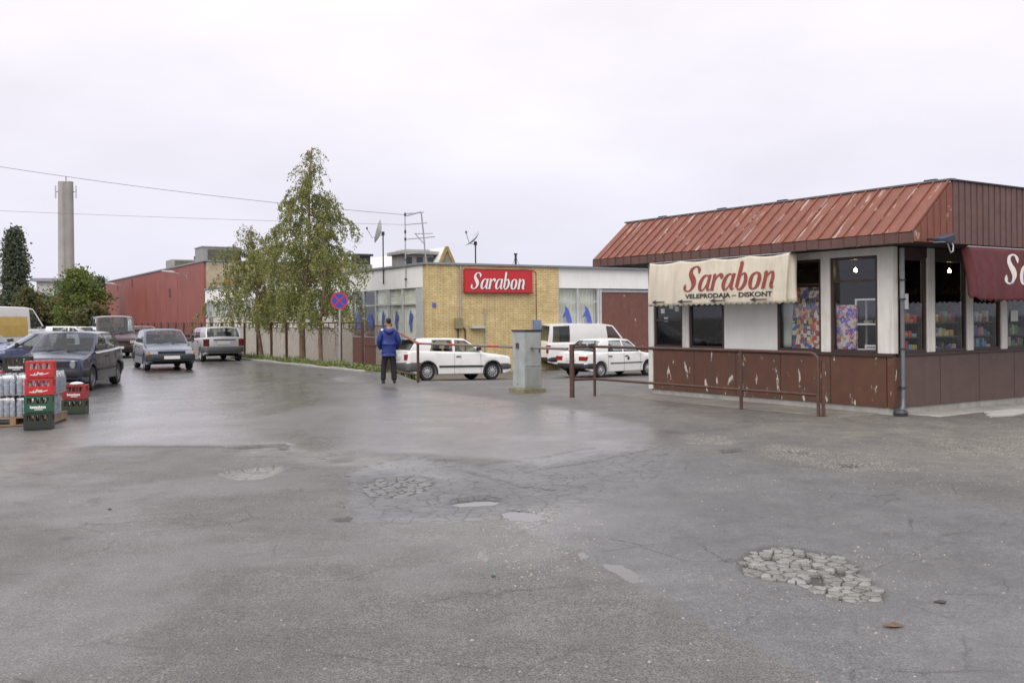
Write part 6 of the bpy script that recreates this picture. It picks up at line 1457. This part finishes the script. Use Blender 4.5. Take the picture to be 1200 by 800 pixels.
for i in range(3):
    for j in range(2):
        c = (-.09 + i * .09, -.045 + j * .09, 0)
        bt.lathe([(.001, 0), (.038, 0), (.043, .02), (.043, .06), (.040, .075), (.043, .09), (.043, .21), (.036, .25), (.018, .30), (.013, .31), (.013, .325)], 12, c=c)
        lb_.lathe([(.0440, .10), (.0440, .18)], 12, c=c); cp.lathe([(.016, .322), (.016, .345), (.001, .345)], 10, c=c)
wrap = MB(); ring = []
for k in range(24):
    q_ = 2 * math.pi * k / 24; ring.append((max(-.136, min(.136, math.cos(q_) * .19)), max(-.091, min(.091, math.sin(q_) * .14))))
for z, s in ((.004, 1), (.06, 1), (.12, .99), (.20, 1), (.26, .96), (.315, .86), (.325, .6)): wrap.v += [(x * s, y * s, z) for x, y in ring]
for i in range(6):
    for k in range(24): wrap.f.append((i*24+k, i*24+(k+1) % 24, (i+1)*24+(k+1) % 24, (i+1)*24+k)); wrap.m.append(0)
pk = None
PMt = Matrix.Translation(pal_.location) @ Matrix.Rotation(PR, 4, 'Z'); LBM = mat('bottle_label', (.30, .36, .46), .5, var=.5, vs=14); CAPM = mat('bottle_cap', (.55, .58, .62), .4)
rr = random.Random(2)
for lay in range(2):
    for i in range(4):
        for j in range(5):
            if j > 2 and i < 3 and lay == 0: continue
            if pk is None:
                e = empty('bottle_pack'); b_ = bt.build('bottles', WB, e, smooth=50); lb_.build('labels', LBM, b_); cp.build('caps', CAPM, b_); wrap.build('film', FILM, e, smooth=60); pk = e
            else: e = copy_tree(pk)
            e.matrix_world = PMt @ Matrix.Translation((-.14 - i * .283 + rr.uniform(-.004, .004), .125 + j * .19, .145 + lay * .352)) @ Matrix.Rotation(rr.uniform(-.03, .03), 4, 'Z')
            tag(e, 'shrink wrapped pack of six water bottles in the %s layer on the pallet' % ('upper' if lay else 'lower'), 'bottle pack', 'bottle packs in the %s layer' % ('upper' if lay else 'lower'))
    if lay == 0:
        sh_ = MB().box((-1.17, .02, .473), (.0, 1.03, .477)).build('layer_sheet', mat('cardboard_sheet', (.40, .38, .36), .8)); sh_.matrix_world = PMt @ Matrix.Translation((0, 0, .018)); tag(sh_, 'thin board laid between the two bottle layers', 'board')
zc = .145 + .352 + .352
for (x, y, c, lb, mk_) in ((-.62, .42, CDG, 'black crate with pale script standing on the bottle packs', 2), ):
    p = PMt @ Vector((x, y, zc)); crate(tuple(p), PR, c, lb, GLB, 0, FB('crate on the bottle packs' if mk_ else 'olive crate on the bottle packs'), mk_)
rf = MB().box((-.2, -.14, 0), (.2, .14, .03)).build('tray', CRED, bevel=.005); rf.matrix_world = PMt @ Matrix.Translation((-.98, .17, zc - .002)); tag(rf, 'flat red tray lying on the bottle packs', 'tray')
# ------------------------------------------------------------------ trees
def leafmat(name, a, b, c, amt=.2):
    n = NT(name); k = n.coord(); at = n.new('ShaderNodeAttribute', attribute_name='tint'); s = n.new('ShaderNodeSeparateColor'); n.l(at.outputs['Color'], s.inputs[0])
    col = n.mix(s.outputs[0], a, b); col = n.mix(n.rng(s.outputs[1], 1 - amt, 1 - amt + .05), col, c); n.col(col); n.b.inputs['Roughness'].default_value = .55
    n.b.inputs['Specular IOR Level'].default_value = .3; tl = n.new('ShaderNodeBsdfTranslucent'); n.l(col, tl.inputs[0]); mx = n.new('ShaderNodeMixShader'); mx.inputs[0].default_value = .38
    n.l(n.b.outputs[0], mx.inputs[1]); n.l(tl.outputs[0], mx.inputs[2]); n.l(mx.outputs[0], n.out.inputs[0]); return n.m
def leaves(name, pts, size, m, parent, rr, tintf=None):
    """one small kite-shaped leaf per point"""
    v, f, t = [], [], []
    for (p, d) in pts:
        a = Vector((rr.gauss(0, 1), rr.gauss(0, 1), rr.gauss(0, .7))) * .7 + Vector(d); a.normalize()
        b = a.cross(Vector((rr.gauss(0, 1), rr.gauss(0, 1), rr.gauss(0, 1))))
        if b.length < 1e-4: continue
        b.normalize(); s = size * rr.uniform(.6, 1.3); P = Vector(p); k = len(v)
        v += [tuple(P), tuple(P + a * s * .45 + b * s * .36), tuple(P + a * s), tuple(P + a * s * .45 - b * s * .36)]; f.append((k, k+1, k+2, k+3)); q_ = (rr.random(), rr.random()); t += [(q_[0], q_[1], 0, 1)] * 4
    me = bpy.data.meshes.new(name); me.from_pydata(v, [], f); at = me.attributes.new('tint', 'FLOAT_COLOR', 'POINT'); at.data.foreach_set('color', np.array(t, np.float32).ravel()); me.materials.append(m); me.update()
    return obj(name, me, parent)
BARK = mat('birch_bark', (.20, .13, .09), .85, var=.35, vs=6, bump=.4, bs=20); BARKD = mat('dark_bark', (.09, .07, .05), .9, var=.3, vs=6, bump=.4, bs=15)
BIRCHL = leafmat('birch_leaves', (.130, .165, .050), (.265, .300, .10), (.46, .38, .10), .14)
def birch(lb, base, H, prof, lean, seed, nlimb, size, bare_top=.88, r0=.14):
    rr = random.Random(seed); e = empty('birch_tree', base, 0, lb, 'tree'); T = MB(); pts = []
    tp_ = [Vector((lean[0] * t ** 1.3 + .06 * math.sin(t * 9 + seed), lean[1] * t ** 1.3 + .05 * math.cos(t * 7), -.1 + (H + .1) * t)) for t in [i / 14 for i in range(15)]]
    T.tube(tp_, [r0 * (1 - .93 * (i / 14) ** .8) + .006 for i in range(15)], 9); Lm = MB()
    def along(t): k = min(13.999, t * 14); i = int(k); return tp_[i].lerp(tp_[i + 1], k - i)
    for li in range(nlimb):
        t = .25 + .73 * (li + rr.random()) / nlimb; p = along(t); z = p.z; R_ = interp(prof, z / H) * rr.uniform(.55, 1.1); az = li * 2.4 + rr.uniform(-.5, .5)
        el = rr.uniform(.7, 1.15) if t < .8 else rr.uniform(1.0, 1.35); d = Vector((math.cos(az), math.sin(az), 0)); pp_ = [p]; v = d * math.cos(el) + Vector((0, 0, math.sin(el))); n_ = 8; stp = R_ * 1.45 / n_
        for k in range(n_):
            v = (v + Vector((0, 0, -.12 - .05 * k)) + Vector((rr.gauss(0, .09), rr.gauss(0, .09), rr.gauss(0, .06)))).normalized(); pp_.append(pp_[-1] + v * stp)
        Lm.tube(pp_, [max(.004, .022 * (1 - k / 8.5) * (1 - .6 * t)) for k in range(n_ + 1)], 5)
        dens = 1 if t < bare_top else .35
        for k in range(2, n_ + 1):
            for q_ in range(rr.choice((2, 3, 3)) if t < .85 else 1):
                a = pp_[k]; L_ = rr.uniform(.25, 1.0) * (1.25 - t) * (1.25 if k > 4 else .8); dv = Vector((rr.gauss(0, .55), rr.gauss(0, .55), -.35 + rr.uniform(-.3, .5))); tw = [a]
                for m_ in range(5): dv = (dv + Vector((rr.gauss(0, .1), rr.gauss(0, .1), -.42))).normalized(); tw.append(tw[-1] + dv * L_ / 5)
                Lm.tube(tw, .0035, 3, cap=False)
                if tw[-1].z < 1.35: continue
                for m_ in range(int(L_ * 42 * dens) + 1):
                    s = rr.random() * 4.999; i = int(s); c = tw[i].lerp(tw[i + 1], s - i); pts.append((c + Vector((rr.gauss(0, .045), rr.gauss(0, .045), rr.gauss(0, .04))), (0, 0, -.9)))
            for q_ in range(int(5 * dens)): pts.append((pp_[k].lerp(pp_[k - 1], rr.random()) + Vector((rr.gauss(0, .06), rr.gauss(0, .06), rr.gauss(0, .05))), (0, 0, -.6)))
    for li in range(int(90 * (1 - bare_top) * 3)):
        p = along(rr.uniform(bare_top - .05, .995)); pts.append((p + Vector((rr.gauss(0, .12), rr.gauss(0, .12), rr.gauss(0, .1))), (0, 0, -.5)))
    tr_ = T.build('trunk', BARK, e, smooth=60); Lm.build('branches', BARK, tr_, smooth=60); leaves('crown', pts, size, BIRCHL, e, rr); return e, len(pts)
p = kl(9.9, 1.0); e, n1 = birch('tall yellowing birch with drooping twigs rising over the fence', (p[0], p[1], gzz(p[0], p[1])), 8.75, [(0, .3), (.2, 1.9), (.45, 2.15), (.62, 1.75), (.8, 1.0), (.95, .45), (1, .2)], (.45, .1), 3, 88, .082, .80)
p = kl(15.4, 1.0); e, n2 = birch('shorter greener birch with a leaning trunk beside the tall one', (p[0], p[1], gzz(p[0], p[1])), 6.0, [(0, .3), (.3, 1.9), (.5, 2.1), (.75, 1.3), (1, .3)], (-.45, .3), 8, 62, .088, .80, .10)
p = kl(8.0, 1.05); e, n3 = birch('slender birch with a long side branch reaching over the wall', (p[0], p[1], gzz(p[0], p[1])), 5.6, [(0, .3), (.3, 1.2), (.6, 2.0), (.8, 1.2), (1, .3)], (.15, .5), 15, 26, .085, .92, .09)
print('birch leaves', n1, n2, n3)
def shrubby(name, lb, base, H, prof, seed, nclump, size, m, trunk_r, nl=60, clump=.5, group=None, zmin=.12):
    """crown of many leaf clumps spread through a volume given by a radius profile"""
    rr = random.Random(seed); e = empty(name, base, 0, lb, 'tree', group); T = MB(); pts = []; T.tube([(0, 0, -.3), (rr.uniform(-.1, .1), 0, H * .5), (0, 0, H * .93)], [trunk_r, trunk_r * .6, trunk_r * .12], 8)
    for c in range(nclump):
        t = zmin + (1 - zmin) * rr.random() ** .9; R_ = interp(prof, t); az = rr.uniform(0, 6.283); q_ = R_ * (rr.random() ** .45) * rr.uniform(.75, 1.12); ctr = Vector((math.cos(az) * q_, math.sin(az) * q_, t * H)); cl_ = clump * rr.uniform(.5, 1.2)
        T.tube([(0, 0, max(.1, ctr.z - q_ * .9 - .3)), tuple(ctr * .55 + Vector((0, 0, ctr.z * .45 - q_ * .15))), tuple(ctr)], [trunk_r * .22, trunk_r * .12, .01], 4, cap=False)
        for k in range(int(nl * rr.uniform(.5, 1.3))): o = Vector((rr.gauss(0, 1), rr.gauss(0, 1), rr.gauss(0, .9))) * cl_ * .5; pts.append((ctr + o, (o.x * .4, o.y * .4, .3)))
    T.build('trunk', BARKD, e, smooth=60); leaves('crown', pts, size, m, e, rr); return e
GRN = leafmat('fresh_leaves', (.095, .140, .035), (.19, .24, .065), (.26, .22, .06), .1); DKG = leafmat('dark_leaves', (.088, .118, .080), (.145, .178, .115), (.12, .10, .06), .1); OLV = leafmat('olive_leaves', (.09, .105, .045), (.16, .16, .065), (.20, .14, .06), .15)
def tp2(px, Y): q_ = wp(px, 380, Y); return (q_.x, q_.y, gzz(q_.x, q_.y))
shrubby('round_tree', 'round fresh green tree before the faded red hall', tp2(93, 92), 6.5, [(0, .5), (.15, 1.1), (.4, 2.4), (.62, 2.7), (.82, 1.9), (1, .5)], 5, 150, .24, GRN, .16, 70, .75)
shrubby('poplar_tree', 'tall narrow dark poplar left of the chimney', tp2(18, 150), 15.8, [(0, .8), (.15, 1.6), (.45, 1.75), (.7, 1.4), (.9, .8), (1, .3)], 6, 330, .42, DKG, .3, 60, .9)
for (px, Y, H, R_, m, nm, lb, sd2) in ((34, 125, 6.0, 2.6, OLV, 'small_tree', 'olive leaved small tree between poplar and boiler house', 1), (50, 128, 5.4, 2.6, DKG, 'small_tree', 'dark leaved small tree before the boiler house', 2), (62, 135, 5.0, 2.4, DKG, 'small_tree', 'low dark tree at the end of the faded hall', 3), (-40, 170, 15, 4, DKG, 'poplar_tree', 'dark tree mass left of the tall poplar', 4), (118, 210, 11.5, 4, DKG, 'small_tree', 'dark far tree showing above the hall roof end', 7), (15, 190, 8, 5, OLV, 'small_tree', 'wide low tree behind the delivery van', 9), (110, 88, 3.2, 1.6, OLV, 'bush', 'brownish bush at the foot of the red hall end', 12)):
    shrubby(nm, lb, tp2(px, Y), H, [(0, R_ * .5), (.3, R_), (.6, R_ * .95), (.85, R_ * .6), (1, .3)], sd2, 90, .34 if Y < 160 else .5, m, .18, 55, .8 if Y < 160 else 1.1)
hedge = MB(); rr = random.Random(31); pts = []
for i in range(9000):
    t = rr.random(); x = -230 + t * 190; y = 235 + 30 * math.sin(t * 5) + rr.gauss(0, 2); h = 4.5 + 2.5 * math.sin(t * 31) + 1.5 * math.sin(t * 77); pts.append(((x, y, max(.2, h * rr.random() ** .8)), (0, 0, .3)))
ho = leaves('tree_line', pts, .9, DKG, None, rr); tag(ho, 'far off band of dark trees at the end of the road', 'trees', kind='stuff')
